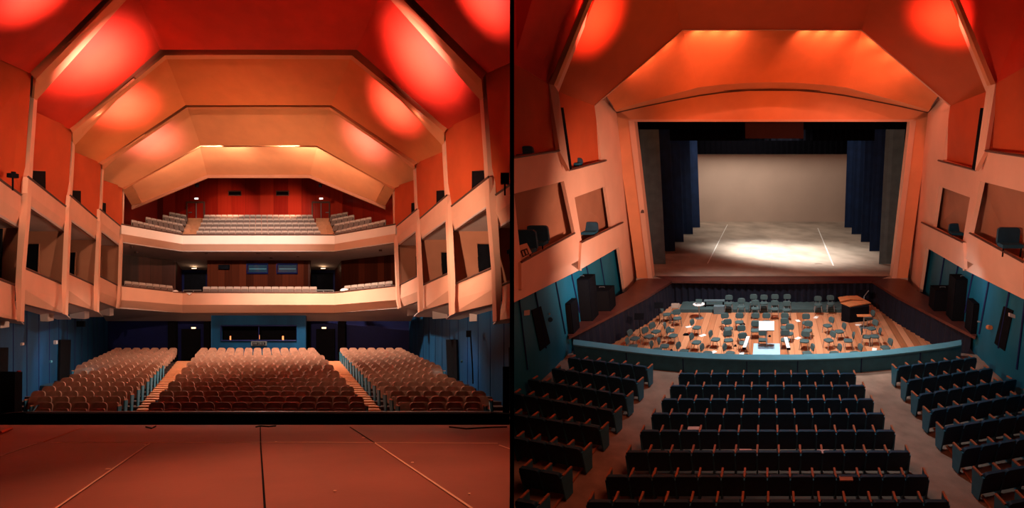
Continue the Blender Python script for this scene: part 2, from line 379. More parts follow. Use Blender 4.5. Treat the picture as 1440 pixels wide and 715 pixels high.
piers = [
 None,
 [(42, 103), (49.5, 111), (42, 220), (38.5, 290), (31, 376), (28.5, 452), (24, 452), (21.5, 401), (26, 322), (29.5, 274), (32.5, 220)],
 [(98, 181), (102.5, 185), (101.4, 220), (97.3, 290), (97, 311), (93.3, 400), (92, 443), (88, 441.5), (86.6, 400), (90, 326), (92, 290), (95, 220)],
 [(139, 228.5), (144, 231), (143.6, 240), (139.6, 340), (138, 400), (137, 439), (132, 437), (132, 400), (135, 338), (136, 307)],
 [(169, 262), (173.5, 265), (172, 320), (169, 402), (168.5, 421), (166, 434), (163, 433), (165.5, 402), (167, 346), (169, 318)],
]
for m in (0, 1):
    sd = 'left' if m == 0 else 'right'
    par = M(); low = M(); caps = M(); panel = M(); inner = M(); sof = M(); pr = M(); dark = M(); grey = M()
    for i, B in enumerate(bays):
        Ya, Yb = YP[i]+.15, YP[i+1]+.02
        def ln(k, da=0, db=0): (x0, y0), (x1, y1) = B[k]; return L.P(mir(m, x0), y0, Ya+da), L.P(mir(m, x1), y1, Yb+db)
        a, c = ln('L1'); d, e = ln('M1'); par.slab([a, c, e, d], .14)
        d2, e2 = ln('B1', .3, .3); low.slab([d, e, e2, d2], .12)
        a3, c3 = ln('L2'); d3, e3 = ln('M2', -.12, -.12); par.slab([a3, c3, e3, d3], .14)
        d4, e4 = ln('B2', .25, .25); low.slab([d3, e3, e4, d4], .12)
        caps.tube([a, c], .05, 4); caps.tube([a3, c3], .05, 4); caps.tube([d2, e2], .03, 4)
        # upper wall panel
        (tx0, ty0), (tx1, ty1) = B['T']; (gx0, gy0), (gx1, gy1) = B['L1']
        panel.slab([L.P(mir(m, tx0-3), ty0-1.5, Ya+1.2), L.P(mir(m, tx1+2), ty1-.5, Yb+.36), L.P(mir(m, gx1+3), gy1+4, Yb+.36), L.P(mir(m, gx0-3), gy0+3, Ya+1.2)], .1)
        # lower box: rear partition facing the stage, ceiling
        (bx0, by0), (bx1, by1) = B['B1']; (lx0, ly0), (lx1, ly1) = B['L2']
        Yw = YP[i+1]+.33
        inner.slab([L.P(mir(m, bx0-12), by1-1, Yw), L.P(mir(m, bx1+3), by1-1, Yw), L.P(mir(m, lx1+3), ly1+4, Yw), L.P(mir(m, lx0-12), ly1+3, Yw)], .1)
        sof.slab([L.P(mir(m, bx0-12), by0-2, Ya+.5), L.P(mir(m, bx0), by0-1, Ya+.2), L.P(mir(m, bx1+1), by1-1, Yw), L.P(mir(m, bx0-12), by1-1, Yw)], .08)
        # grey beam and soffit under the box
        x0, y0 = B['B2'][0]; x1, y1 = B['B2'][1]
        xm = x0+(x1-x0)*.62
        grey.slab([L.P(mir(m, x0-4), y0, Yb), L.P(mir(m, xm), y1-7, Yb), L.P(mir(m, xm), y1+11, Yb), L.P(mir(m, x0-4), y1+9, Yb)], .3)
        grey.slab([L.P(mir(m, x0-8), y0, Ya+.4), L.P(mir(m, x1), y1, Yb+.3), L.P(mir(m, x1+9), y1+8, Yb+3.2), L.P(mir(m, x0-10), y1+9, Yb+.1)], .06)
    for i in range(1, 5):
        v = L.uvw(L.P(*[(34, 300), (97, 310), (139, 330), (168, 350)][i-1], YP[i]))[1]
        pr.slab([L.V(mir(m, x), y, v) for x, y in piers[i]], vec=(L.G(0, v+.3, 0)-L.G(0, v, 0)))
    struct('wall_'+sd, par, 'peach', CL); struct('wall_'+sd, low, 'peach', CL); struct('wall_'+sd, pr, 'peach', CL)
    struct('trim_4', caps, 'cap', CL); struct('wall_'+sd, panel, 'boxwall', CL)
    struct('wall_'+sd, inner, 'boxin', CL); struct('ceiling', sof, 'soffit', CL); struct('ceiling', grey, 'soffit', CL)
    # dark doorways of the boxes
    def door(pts, Y, frame=True):
        b = M(); b.slab([L.P(mir(m, x), y, Y) for x, y in pts], .06, away=False); struct('door_1', b, 'black', CL)
        if frame:
            f = M(); f.tube([L.P(mir(m, x), y, Y-.05) for x, y in (pts[0], pts[1], pts[2])], .035, 4); struct('trim_5', f, 'boxin', CL)
    def pdoor(xa, ya, xb, yb, yc, yd, Ya_, Yb2):
        b = M(); b.slab([L.P(mir(m, xa), ya, Ya_), L.P(mir(m, xb), yb, Yb2), L.P(mir(m, xb), yc, Yb2), L.P(mir(m, xa), yd, Ya_)], .05, away=False); struct('door_1', b, 'black', CL)
        f = M(); f.tube([L.P(mir(m, xa), ya, Ya_-.03), L.P(mir(m, xb), yb, Yb2-.03), L.P(mir(m, xb), yc, Yb2-.03)], .03, 4); struct('trim_5', f, 'boxin', CL)
    pdoor(42, 240, 62, 241, 272, 255, 19.35, 20.4); pdoor(99, 268, 112, 268.5, 290, 279, 23.65, 24.7); pdoor(142, 285, 147.5, 286, 302, 297, 28.3, 28.85)
    door([(30, 343), (56, 343), (54, 388), (28, 388)], YP[2]+.3); door([(92, 355), (107, 355), (105, 393), (90, 393)], YP[3]+.3)
    door([(136, 361), (143, 361), (142, 396), (136, 396)], YP[4]+.3); door([(-20, 322), (4, 322), (2, 400), (-20, 400)], YP[1]+.3, False)
# balconies: two-plane fascias
for nm, rows, Yc, Ys, m1, m2 in (('upper', ((331, 316), (343.5, 329), (354, 341.5)), 35.0, 31.15, 'white', 'peach'),
                                 ('lower', ((412, 402), (429, 421.8), (440.5, 433.8)), 33.5, 31.05, 'peach', 'peach')):
    a = M(); c = M(); cp = M()
    xs = 171 if nm == 'upper' else 166.5
    seq = [(xs, 1, Ys), (256.5, 0, Yc), (470.5, 0, Yc), (727-xs, 1, Ys)]
    for (xa, ia, Ya), (xb, ib, Yb) in zip(seq, seq[1:]):
        a.slab([L.P(xa, rows[0][ia], Ya), L.P(xb, rows[0][ib], Yb), L.P(xb, rows[1][ib], Yb-.05), L.P(xa, rows[1][ia], Ya-.05)], .15)
        c.slab([L.P(xa, rows[1][ia], Ya-.05), L.P(xb, rows[1][ib], Yb-.05), L.P(xb, rows[2][ib], Yb+.45), L.P(xa, rows[2][ia], Ya+.45)], .15)
        cp.tube([L.P(xa, rows[0][ia]-.4, Ya), L.P(xb, rows[0][ib]-.4, Yb)], .045, 4)
        cp.tube([L.P(xa, rows[2][ia]+.2, Ya+.45), L.P(xb, rows[2][ib]+.2, Yb+.45)], .03, 4)
    struct('wall_balcony_'+nm, a, m1, CL); struct('wall_balcony_'+nm, c, m2, CL); struct('trim_6', cp, 'cap', CL)
# ceiling below the upper balcony, and below the lower one
b = M()
b.slab([L.P(170, 341.5, 31.5), L.P(256.5, 354, 35.4), L.P(470.5, 354, 35.4), L.P(557, 341.5, 31.5), L.P(557, 358, 37), L.P(480, 367, 39.2), L.P(471, 380, 43), L.P(436, 380, 43),
        L.P(436, 366.5, 39.2), L.P(291.5, 366.5, 39.2), L.P(291.5, 380, 43), L.P(256, 380, 43), L.P(247, 367, 39.2), L.P(170, 358, 37)], .1)
struct('ceiling', b, 'soffit', CL)
b = M()
b.slab([L.P(140, 434, 30.5), L.P(166, 434, 31.4), L.P(256.5, 440.5, 33.95), L.P(470.5, 440.5, 33.95), L.P(560.5, 434, 31.4), L.P(587, 434, 30.5), L.P(578, 452, 35.5),
        L.P(430, 452, 36.1), L.P(297.5, 452, 36.1), L.P(149, 452, 35.5)], .1)
struct('ceiling', b, 'soffit', CL)
# upper gallery: red wood rear wall
b = M()
b.slab([L.P(245, 228, 42), L.P(482, 228, 42), L.P(482, 345, 42), L.P(245, 345, 42)], .2)
struct('wall_back', b, 'redwood', CL)
for m in (0, 1):
    b = M(); b.slab([L.P(mir(m, 246), 240, 42), L.P(mir(m, 171), 240, 36), L.P(mir(m, 171), 335, 36), L.P(mir(m, 246), 345, 42)], .2)
    struct('wall_back', b, 'redwood', CL)
# lower gallery rear wall
b = M(); b.slab([L.P(291.5, 364, 39.2), L.P(436, 364, 39.2), L.P(436, 425, 39.2), L.P(291.5, 425, 39.2)], .15)
for m in (0, 1):
    b.slab([L.P(mir(m, 291.5), 364, 39.2), L.P(mir(m, 291.5), 376, 43), L.P(mir(m, 291.5), 420, 43), L.P(mir(m, 291.5), 425, 39.2)], .1)
    b.slab([L.P(mir(m, 247), 365, 39.2), L.P(mir(m, 170), 355, 37), L.P(mir(m, 170), 415, 37), L.P(mir(m, 247), 425, 39.2)], .15)
    b.slab([L.P(mir(m, 247), 365, 39.2), L.P(mir(m, 256), 378, 43), L.P(mir(m, 256), 425, 43), L.P(mir(m, 247), 425, 39.2)], .1)
struct('wall_back', b, 'brownwood', CL)
for m in (0, 1):
    b = M(); b.slab([L.P(mir(m, 255), 378, 43), L.P(mir(m, 293), 378, 43), L.P(mir(m, 293), 425, 43), L.P(mir(m, 255), 425, 43)], .1); struct('wall_back', b, 'bluedark', CL)
    b = M(); b.slab([L.P(mir(m, 259), 384, 42.9), L.P(mir(m, 289), 384, 42.9), L.P(mir(m, 289), 420, 42.9), L.P(mir(m, 259), 420, 42.9)], .06); struct('door_2', b, 'black', CL)
# stalls: rear wall, control booth front, side walls
wallb = M(); wallb.slab([L.P(120, 446, 36.2), L.P(610, 446, 36.2), L.P(610, 530, 36.2), L.P(120, 530, 36.2)], .2)
struct('wall_back', wallb, 'bluedark', CL)
b = M(); Yb_ = 34.4
for pts in ([(298, 443), (430, 443), (430, 458), (298, 458)], [(298, 458), (311, 458), (311, 479.5), (298, 479.5)], [(417, 458), (430, 458), (430, 479.5), (417, 479.5)], [(298, 479.5), (430, 479.5), (430, 520), (298, 520)]):
    b.slab([L.P(x, y, Yb_) for x, y in pts], .15)
for x in (298, 430): b.slab([L.P(x, 443, Yb_), L.P(x, 520, Yb_), L.P(x, 520, 36.2), L.P(x, 443, 36.2)], .05)
struct('wall_back', b, 'blue', CL)
b = M(); b.slab([L.P(309, 456, Yb_+.9), L.P(419, 456, Yb_+.9), L.P(419, 482, Yb_+.9), L.P(309, 482, Yb_+.9)], .1); struct('wall_back', b, 'black', CL)
wr = M(); wr.tube([L.P(311, 458.5, Yb_-.03), L.P(417, 458.5, Yb_-.03), L.P(417, 479.5, Yb_-.03), L.P(311, 479.5, Yb_-.03), L.P(311, 458.5, Yb_-.03)], .05, 4)
wr.tube([L.P(364, 458.5, Yb_), L.P(364, 479.5, Yb_)], .03, 4)
struct('window_1', wr, 'bluedark', CL)
for m in (0, 1):
    sd = 'left' if m == 0 else 'right'
    b = M(); b.slab([L.P(mir(m, -60), 425, 15.5), L.P(mir(m, 152), 440, 36.3), L.P(mir(m, 152), 520, 36.3), L.P(mir(m, -60), 640, 15.5)], .2)
    struct('wall_'+sd, b, 'blue', CL)
    # board joints
    j = M(); p0 = L.P(mir(m, -60), 425, 15.5); p1 = L.P(mir(m, 152), 440, 36.3); q0 = L.P(mir(m, -60), 640, 15.5); q1 = L.P(mir(m, 152), 520, 36.3)
    for k in range(1, 15):
        f = k/15; a_ = p0.lerp(p1, f); c_ = q0.lerp(q1, f); j.tube([a_, c_], .022, 4)
    struct('trim_7', j, 'bluedark', CL)
    def sw(px, py):   # point on the side wall plane under a pixel
        n = (p1-p0).cross(q0-p0); r = L.P(mir(m, px), py, 1.0); return r*(n.dot(p0)/n.dot(r))
    for pts in ([(85.5, 478), (100, 478), (98, 537), (84, 540)], [(-4, 489), (12, 489), (10, 600), (-4, 600)]):
        b = M(); b.slab([sw(x, y)*.985 for x, y in pts], .08); struct('door_3', b, 'black', CL)
    b = M(); b.slab([L.P(mir(m, 256), 463, 36.05), L.P(mir(m, 282), 463, 36.05), L.P(mir(m, 282), 512, 36.05), L.P(mir(m, 256), 512, 36.05)], .08, away=False); struct('door_4', b, 'black', CL)
    b = M(); b.slab([L.P(mir(m, 290), 452, 36), L.P(mir(m, 298), 452, 36), L.P(mir(m, 298), 512, 36), L.P(mir(m, 290), 512, 36)], .3, away=False)
    b.slab([L.P(mir(m, 240), 452, 36), L.P(mir(m, 250), 452, 36), L.P(mir(m, 250), 512, 36), L.P(mir(m, 240), 512, 36)], .3, away=False); struct('wall_back', b, 'black', CL)
# orchestra rail with steel edge, across the stage front
b = M(); b.slab([L.P(20, 581, 15.2), L.P(693, 581, 15.2), L.P(716, 583, 15.2), L.P(716, 640, 15.2), L.P(0, 640, 15.2), L.P(0, 583, 15.2)], .12)
struct('wall_front', b, 'black', CL)
b = M(); b.tube([L.P(38, 580.5, 15.15), L.P(690, 580.5, 15.15)], .035, 6)
struct('trim_8', b, 'steel', CL)

# ---- stalls seating
NR = 18
def rowv(i): return 16.6 + (32.2-16.6)*i/(NR-1)
def roww(i): return -1.95 + 2.28*(i/(NR-1))**1.0
# stepped floor
b = M()
for i in range(NR):
    v0 = rowv(i)-.5; v1 = rowv(i)+.42 if i < NR-1 else rowv(i)+4.5
    b.box(L.G, -11.5, 11.5, v0, v1, roww(i)-.5, roww(i))
struct('floor', b, 'stallfloor', CL)
# wooden aisle steps
def uat(px, v, w):  # u of a pixel column at local depth v, height w
    return (px-363.5)/F*(v*L.c+w*L.s)
inner_c = [208+(281-208)*(1-(1-i/(NR-1))**1.6) for i in range(NR)]
for m in (0, 1):
    b = M()
    for i in range(NR):
        f = i/(NR-1); v = rowv(i); w = roww(i); Yl = v*L.c+w*L.s
        uo = -7.2/2*1.0; 
        ua = uat(168, 16.6, -1.95)+(uat(249, 32.2, .33)-uat(168, 16.6, -1.95))*f; ub = uat(207, 16.6, -1.95)+(uat(281, 32.2, .33)-uat(207, 16.6, -1.95))*f
        if m: ua, ub = -ub, -ua
        b.box(L.G, ua, ub, v-.55, v+.42, w-.2, w+.03)
        b.box(L.G, ua, ub, v-.1, v+.40, w+.0, w+.09)
    o = struct('floor', b, 'stair', CL)

def seat_parts(H, face, ang=0.0, W_=0.5, kind='stalls', seatmat='seatbrown', backmat='seatbrown', pitch=.55, both=False, sidemat='panelblue', armmat='armwood', shape=(.42, .90, .14), arm=.6, armlen=.33):
    """meshes of one tip-up seat; face=-1 looks towards the camera, +1 away"""
    ca, sa = math.cos(ang), math.sin(ang); O = H.G(0, 0, 0)
    def fn(a, b, c):
        b = b*face
        return H.G(a*ca-b*sa, a*sa+b*ca, c)
    h0, h1, rr_ = shape
    bk = M()
    bk.profile(fn, rnd(W_, h0, h1, rr_, 5), lambda a, c: -.10-(c-.4)*.22, lambda a, c: -.01-(c-.4)*.2)
    st = M(); st.profile(fn, rnd(W_*.94, .30, h1-.18, .07), lambda a, c: -.02+(.7-c)*.2-(c-.4)*.1, lambda a, c: .09+(.7-c)*.28-(c-.4)*.1)
    out = [('backrest', bk, backmat), ('seat', st, seatmat)]
    for a in [-pitch/2]+([pitch/2] if both else []):
        sp = M(); ar = M()
        sp.hexa([fn(a-.022, -.06, 0), fn(a+.022, -.06, 0), fn(a+.022, .22, 0), fn(a-.022, .22, 0), fn(a-.022, -.15, arm), fn(a+.022, -.15, arm), fn(a+.022, .3, arm), fn(a-.022, .3, arm)])
        ar.hexa([fn(a-.028, -.06, arm), fn(a+.028, -.06, arm), fn(a+.028, armlen, arm), fn(a-.028, armlen, arm), fn(a-.025, -.06, arm+.035), fn(a+.025, -.06, arm+.035), fn(a+.025, armlen-.01, arm+.035), fn(a-.025, armlen-.01, arm+.035)])
        out += [('side_panel', sp, sidemat), ('armrest', ar, armmat)]
    return out
def meshes(parts): return [(n, b.mesh(n, MT[m], smooth=False)) for n, b, m in parts]
def place_seat(ms, loc, label, cat, group, name='theatre_seat'):
    r = root(name, loc, label, cat, group)
    for n, me in ms:
        o = bpy.data.objects.new(n, me); COL.objects.link(o); o.parent = r
    return r
ms1 = meshes(seat_parts(L, -1, W_=.485)); ms2 = meshes(seat_parts(L, -1, W_=.485, both=True))
allseats = []
lo = [50, 46, 48, 62, 72, 78, 90, 97, 104, 111, 119, 126, 132, 138, 144, 150, 156, 160]
li = [149, 168, 177, 186, 195, 201, 208, 213, 218, 222, 226, 230, 234, 238, 241, 244, 247, 249]
for i in range(NR):
    v = rowv(i); w = roww(i); Yl = v*L.c+w*L.s
    N_ = 13
    xa = uat(208, 16.6, -1.95)+(uat(281, 32.2, .33)-uat(208, 16.6, -1.95))*(i/(NR-1))
    p = .55
    # block widths follow the aisle
    n = N_ if i < 9 else N_
    pitch = min(.575, (-2*xa)/n)
    stag = 0.0 if i % 2 == 0 else pitch*.28
    for j in range(n):
        u = (j-(n-1)/2)*pitch + (stag if i < 14 else 0) - pitch*.1
        allseats.append((Yl, u, v, w, 'centre', i, j, n))
    for m in (0, 1):
        ui = uat(li[i], v, w); uo_ = uat(lo[i], v, w); n2 = max(3, int(round((ui-uo_)/.57)))
        for j in range(n2):
            u = ui-.29-j*.57
            allseats.append((Yl+.01, u if m == 0 else -u, v, w, 'left' if m == 0 else 'right', i, j, n2))
allseats = [s for s in allseats if (s[1]+L.k*s[0]) < -.35]
allseats.sort(key=lambda s: s[0])
for idx, (Yl, u, v, w, blk, i, j, n) in enumerate(allseats[:300]):
    loc = L.G(u, v, w)
    rowname = 'front row' if i == 0 else ORD[i]+' row back'
    if blk == 'centre':
        lab = 'brown tip-up seat in centre stalls block, %s, %s from the left aisle' % (rowname, ORD[j])
    else:
        lab = 'brown tip-up seat in %s stalls block, %s, %s from the aisle' % (blk, rowname, ORD[j])
    last = (j == n-1) or (blk != 'centre' and j == 0)
    place_seat(ms2 if last else ms1, loc, lab, 'seat', 'brown tip-up seats of the stalls', 'theatre_seat')
rest = M(); seatgeo = seat_parts(L, -1, W_=.485)
fab = M(); sidem = M()
for (Yl, u, v, w, blk, i, j, n) in allseats[300:]:
    d = L.G(u, v, w)
    for nme, bb, mm in seatgeo:
        t = fab if nme in ('backrest', 'seat') else sidem
        t.add([p+d for p in bb.v], bb.f)
o = link('theatre_seat_rows', fab.mesh('rear seats', MT['seatbrown'])); sm = sidem.mesh('x', MT['panelblue'])
bm = bmesh.new(); bm.from_mesh(o.data); n0 = len(bm.faces); bm.from_mesh(sm); bm.faces.ensure_lookup_table()
for fc in bm.faces[n0:]: fc.material_index = 1
bm.to_mesh(o.data); bm.free(); o.data.materials.append(MT['panelblue'])
tag(o, 'rear rows of brown tip-up stalls seats below the lower balcony', 'seats', kind='stuff')

# ---- balcony seats (single mesh each: a dozen pixels)
def small_seat(H, face, ang, W_, sm):
    bb = M(); lo_ = M()
    P_ = seat_parts(H, face, ang, W_, shape=(.40, .92, .05))[:2]
    bb.add(P_[0][1].v, P_[0][1].f); lo_.add(P_[1][1].v, P_[1][1].f)
    ca, sa = math.cos(ang), math.sin(ang)
    for a in (-W_*.4, W_*.4): lo_.box(lambda a_, b_, c_: H.G(a_*ca-b_*sa, a_*sa+b_*ca, c_), a-.02, a+.02, -.03, .03, 0, .5)
    me = bb.mesh('balcony_seat', MT[sm]); m2 = lo_.mesh('balcony_seat', MT['seatunder'])
    bm = bmesh.new(); bm.from_mesh(me); n0 = len(bm.faces); bm.from_mesh(m2); bm.faces.ensure_lookup_table()
    for fc in bm.faces[n0:]: fc.material_index = 1
    bm.to_mesh(me); bm.free(); me.materials.append(MT['seatunder']); return me
cache = {}
def bal_row(p0, p1, Y0, Y1, n, sm, label, group, H=L, seg=None):
    """seat tops run along the pixel line p0-p1"""
    A = H.P(p0[0], p0[1], Y0); B = H.P(p1[0], p1[1], Y1); ua, va, wa = H.uvw(A); ub, vb, wb = H.uvw(B)
    ang = math.atan2(vb-va, ub-ua); pitch = math.hypot(ub-ua, vb-va)/n; key = (round(ang, 2), round(pitch, 2), sm)
    if key not in cache: cache[key] = small_seat(H, -1, round(ang, 2), pitch*.93, sm)
    w = min(wa, wb)-.9
    tr = M(); e = Vector((ub-ua, vb-va)).normalized(); nrm = Vector((-e.y, e.x))
    def q(s_, t_, c_): return H.G(ua+e.x*s_+nrm.x*t_, va+e.y*s_+nrm.y*t_, c_)
    Ln = math.hypot(ub-ua, vb-va)
    tr.box(q, -.15, Ln+.15, -.45, .45, w-.6, w)
    struct('floor', tr, 'stair', CL)
    for j in range(n):
        f = (j+.5)/n; o = link('balcony_seat', cache[key], None, H.G(ua+(ub-ua)*f, va+(vb-va)*f, w))
        tag(o, label % ORD[j], 'seat', group)
G1 = 'pale seats of the upper balcony'; G2 = 'grey seats of the lower balcony'
for i, (y, x0, x1, Y, rn) in enumerate([(324.5, 276, 451, 36.4, 'front row'), (319, 279, 448, 37.3, 'second row'), (313, 282, 445, 38.2, 'third row'), (307.3, 284.5, 442.5, 39.1, 'fourth row'), (302, 287, 440, 40.0, 'back row')]):
    bal_row((x0, y), (x1, y), Y, Y, 19, 'seatpale', 'pale balcony seat, centre block '+rn+', %s from the left', G1)
for m in (0, 1):
    sd = 'left' if m == 0 else 'right'
    for (a, c, Ya, Yb2, n, rn) in [((186, 309), (256, 323), 33.8, 36.6, 9, 'front row'), ((206, 305), (258, 314.5), 35.6, 37.4, 7, 'second row'), ((230, 302), (261, 307.5), 37.2, 38.3, 4, 'third row'), ((239, 298), (263, 302), 38.6, 39.4, 3, 'back row')]:
        if m == 0: bal_row(a, c, Ya, Yb2, n, 'seatpale', 'pale balcony seat in left block '+rn+', %s from the outer end', G1)
        else: bal_row((727-c[0], c[1]), (727-a[0], a[1]), Yb2, Ya, n, 'seatpale', 'pale balcony seat in right block '+rn+', %s from the aisle', G1)
bal_row((285, 403.5), (446, 403.5), 34.6, 34.6, 15, 'seatpale', 'grey lower balcony seat in centre row, %s from the left', G2)
bal_row((176, 394.5), (244, 402.5), 32.2, 34.2, 7, 'seatpale', 'grey lower balcony seat in left end row, %s from the outer end', G2)
bal_row((483, 402.5), (551, 394.5), 34.2, 32.2, 7, 'seatpale', 'grey lower balcony seat in right end row, %s from the aisle', G2)
# balcony aisles in pale wood
for m in (0, 1):
    b = M()
    for i in range(6):
        Y0 = 36.0+i*.95; y = 333-i*5.2
        b.box(lambda a, b_, c: L.P(0, 0, 0)+Vector((a, b_, c)), *sorted([(mir(m, 257+i*1.5)-720)/F*Y0, (mir(m, 277+i*1.2)-720)/F*Y0]), Y0, Y0+.96, (357.5-y)/F*Y0-.5, (357.5-y)/F*Y0)
    struct('floor', b, 'stair', CL)
b = M(); b.slab([L.P(172, 322, 32), L.P(256, 334, 35.3), L.P(470, 334, 35.3), L.P(555, 322, 32), L.P(555, 322, 40), L.P(500, 300, 43.5), L.P(230, 300, 43.5), L.P(172, 322, 40)], .1)
# upper gallery doors, exit signs, vents, lamps
for m in (0, 1):
    X = (lambda x: x) if m == 0 else (lambda x: 727-x+.5)
    sd = 'left' if m == 0 else 'right'
    r = root('double_door', L.P(X(275.5), 317, 41.99), 'red double door at the %s of the upper balcony rear wall' % sd, 'door')
    b = M(); b.slab([L.P(X(264), 283.5, 41.99), L.P(X(287.5), 283.5, 41.99), L.P(X(287.5), 286, 41.99), L.P(X(264), 286, 41.99)], .12, away=False)
    b.slab([L.P(X(263), 284, 41.99), L.P(X(264.5), 284, 41.99), L.P(X(264.5), 318, 41.99), L.P(X(263), 318, 41.99)], .12, away=False)
    b.slab([L.P(X(287), 284, 41.99), L.P(X(288.5), 284, 41.99), L.P(X(288.5), 318, 41.99), L.P(X(287), 318, 41.99)], .12, away=False); part('door_frame', b, 'cap', r)
    lf = []
    for xa, xb in ((264.5, 275.3), (276.6, 287)):
        b = M(); b.slab([L.P(X(xa), 286, 41.99), L.P(X(xb), 286, 41.99), L.P(X(xb), 318, 41.99), L.P(X(xa), 318, 41.99)], .05, away=False); lf.append(part('door_leaf', b, 'redwood', r))
    b = M(); b.tube([L.P(X(276), 286, 41.8), L.P(X(276), 316, 41.8)], .035, 4); part('edge_strip', b, 'steel', r)
    b = M(); b.tube([L.P(X(265.5), 299, 41.75), L.P(X(269.5), 299, 41.75)], .04, 5)
    hd = link('handle', b.mesh('handle', MT['steel'], 0, org=Vector(r.location)), lf[0])
    def exit_sign(x, y, w_, h_, Y, m_, lab):
        r = root('exit_sign', L.P(X(x), y+h_/2, Y), lab, 'sign')
        b = M(); b.slab([L.P(X(x-w_/2), y-h_/2, Y), L.P(X(x+w_/2), y-h_/2, Y), L.P(X(x+w_/2), y+h_/2, Y), L.P(X(x-w_/2), y+h_/2, Y)], .08); part('housing', b, 'whitepaint', r)
        b = M(); b.slab([L.P(X(x-w_/2+.4), y-h_/2+.3, Y-.02), L.P(X(x+w_/2-.4), y-h_/2+.3, Y-.02), L.P(X(x+w_/2-.4), y+h_/2-.3, Y-.02), L.P(X(x-w_/2+.4), y+h_/2-.3, Y-.02)], .01); part('lit_face', b, m_, r)
        b = M(); b.tube([L.P(X(x), y-h_/2, Y+.02), L.P(X(x), y-h_/2-1.5, Y+.02)], .02, 5); part('stem', b, 'black', r)
    exit_sign(276, 279.5, 5.4, 2.6, 41.92, 'whitesign', 'small white lit sign over the %s door of the upper balcony' % sd)
    exit_sign(272, 461.6, 6.4, 2.4, 35.95, 'sign', 'amber lit exit sign over the %s rear stalls door' % sd)
    # recessed downlight in the door lobby
    b = M(); b.disc(lambda a, b_, c: L.P(X(273), 378, 41.5)+Vector((a, b_, c)), .17, .04, 14); single('downlight', b, 'down', 'glowing round downlight above the %s lower balcony doorway' % sd, 'ceiling light')
    lamp('POINT', 'downlight_lamp', L.P(X(273), 381, 41.0), None, (1, .6, .35), 4, .05)
    # ventilation grille
    r = root('vent_grille', L.P(X(330), 275, 41.99), 'dark ventilation grille on red panelling, %s of the two' % sd, 'vent')
    b = M(); b.tube([L.P(X(x), y, 41.96) for x, y in ((321.5, 269), (339, 269), (339, 275), (321.5, 275), (321.5, 269))], .05, 4); part('frame', b, 'cap', r)
    b = M()
    for k in range(5): b.tube([L.P(X(322), 270+k*1.1, 41.97), L.P(X(338.5), 270+k*1.1, 41.97)], .035, 4)
    part('slats', b, 'black', r)
    # spotlight under the ceiling fold
    r = root('spotlight', L.P(X(277), 263.5, 35.9), 'small black spotlight below the %s ceiling fold of the upper balcony' % sd, 'spotlight')
    b = M(); b.disc(lambda a, b_, c: L.P(X(277), 263.5, 35.9)+Vector((a, b_, c)), .12, .22, 10); part('body', b, 'black', r)
    b = M(); b.tube([L.P(X(277), 261, 35.9), L.P(X(277), 250.5, 35.5)], .03, 5); part('bracket', b, 'black', r)
# small ceiling fittings under upper balcony
for x, y, Y in ((187, 347.6, 33), (192, 355, 35.3), (290, 356, 36), (381, 362.6, 38), (419, 360.5, 37.5), (535, 352.5, 34)):
    b = M(); b.disc(lambda a, b_, c: L.P(x, y, Y)+Vector((a, b_, c-.06)), .1, .12, 10); single('ceiling_fitting', b, 'cap', 'small dark round fitting on the ceiling below the upper balcony', 'ceiling fitting', 'small fittings under the upper balcony')
r = root('ceiling_spotlight', L.P(364, 357.5, 36.2), 'black drum shaped fitting under the centre of the upper balcony', 'spotlight')
b = M(); b.disc(lambda a, b_, c: L.P(364, 357.2, 36.2)+Vector((a, b_, c)), .17, .12, 14, r2=.2); part('body', b, 'black', r)
b = M(); b.disc(lambda a, b_, c: L.P(364, 355, 36.2)+Vector((a, b_, c)), .06, .12, 8); part('mount', b, 'black', r)
# projection windows in brown wood wall
for k, (x0, x1) in enumerate(((347.5, 376.5), (389.5, 418))):
    lab = 'blue glazed control window in brown panelling, %s of the two' % ('left' if k == 0 else 'right')
    Yw = 39.1; r = root('control_window', L.P((x0+x1)/2, 384.5, Yw), lab, 'window')
    b = M(); b.slab([L.P(x0+2, 373, Yw-.06), L.P(x1-1, 373, Yw-.06), L.P(x1-1, 383.5, Yw-.06), L.P(x0+2, 383.5, Yw-.06)], .03); part('pane', b, 'glass', r)
    b = M(); b.tube([L.P(x, y, Yw-.08) for x, y in ((x0, 371.5), (x1, 371.5), (x1, 384.5), (x0, 384.5), (x0, 371.5))], .07, 4); part('window_frame', b, 'bluedark', r)
    b = M(); b.slab([L.P(x0+3, 378, Yw-.09), L.P(x1-2, 378, Yw-.09), L.P(x1-2, 379, Yw-.09), L.P(x0+3, 379, Yw-.09)], .02); part('blind', b, 'rail', r)
b = M(); b.slab([L.P(309, 372.5, 39.0), L.P(323, 372.5, 39.0), L.P(323, 378.5, 39.0), L.P(309, 378.5, 39.0)], .2, away=False); single('loudspeaker', b, 'black', 'dark wall box on brown panelling left of control windows', 'speaker')
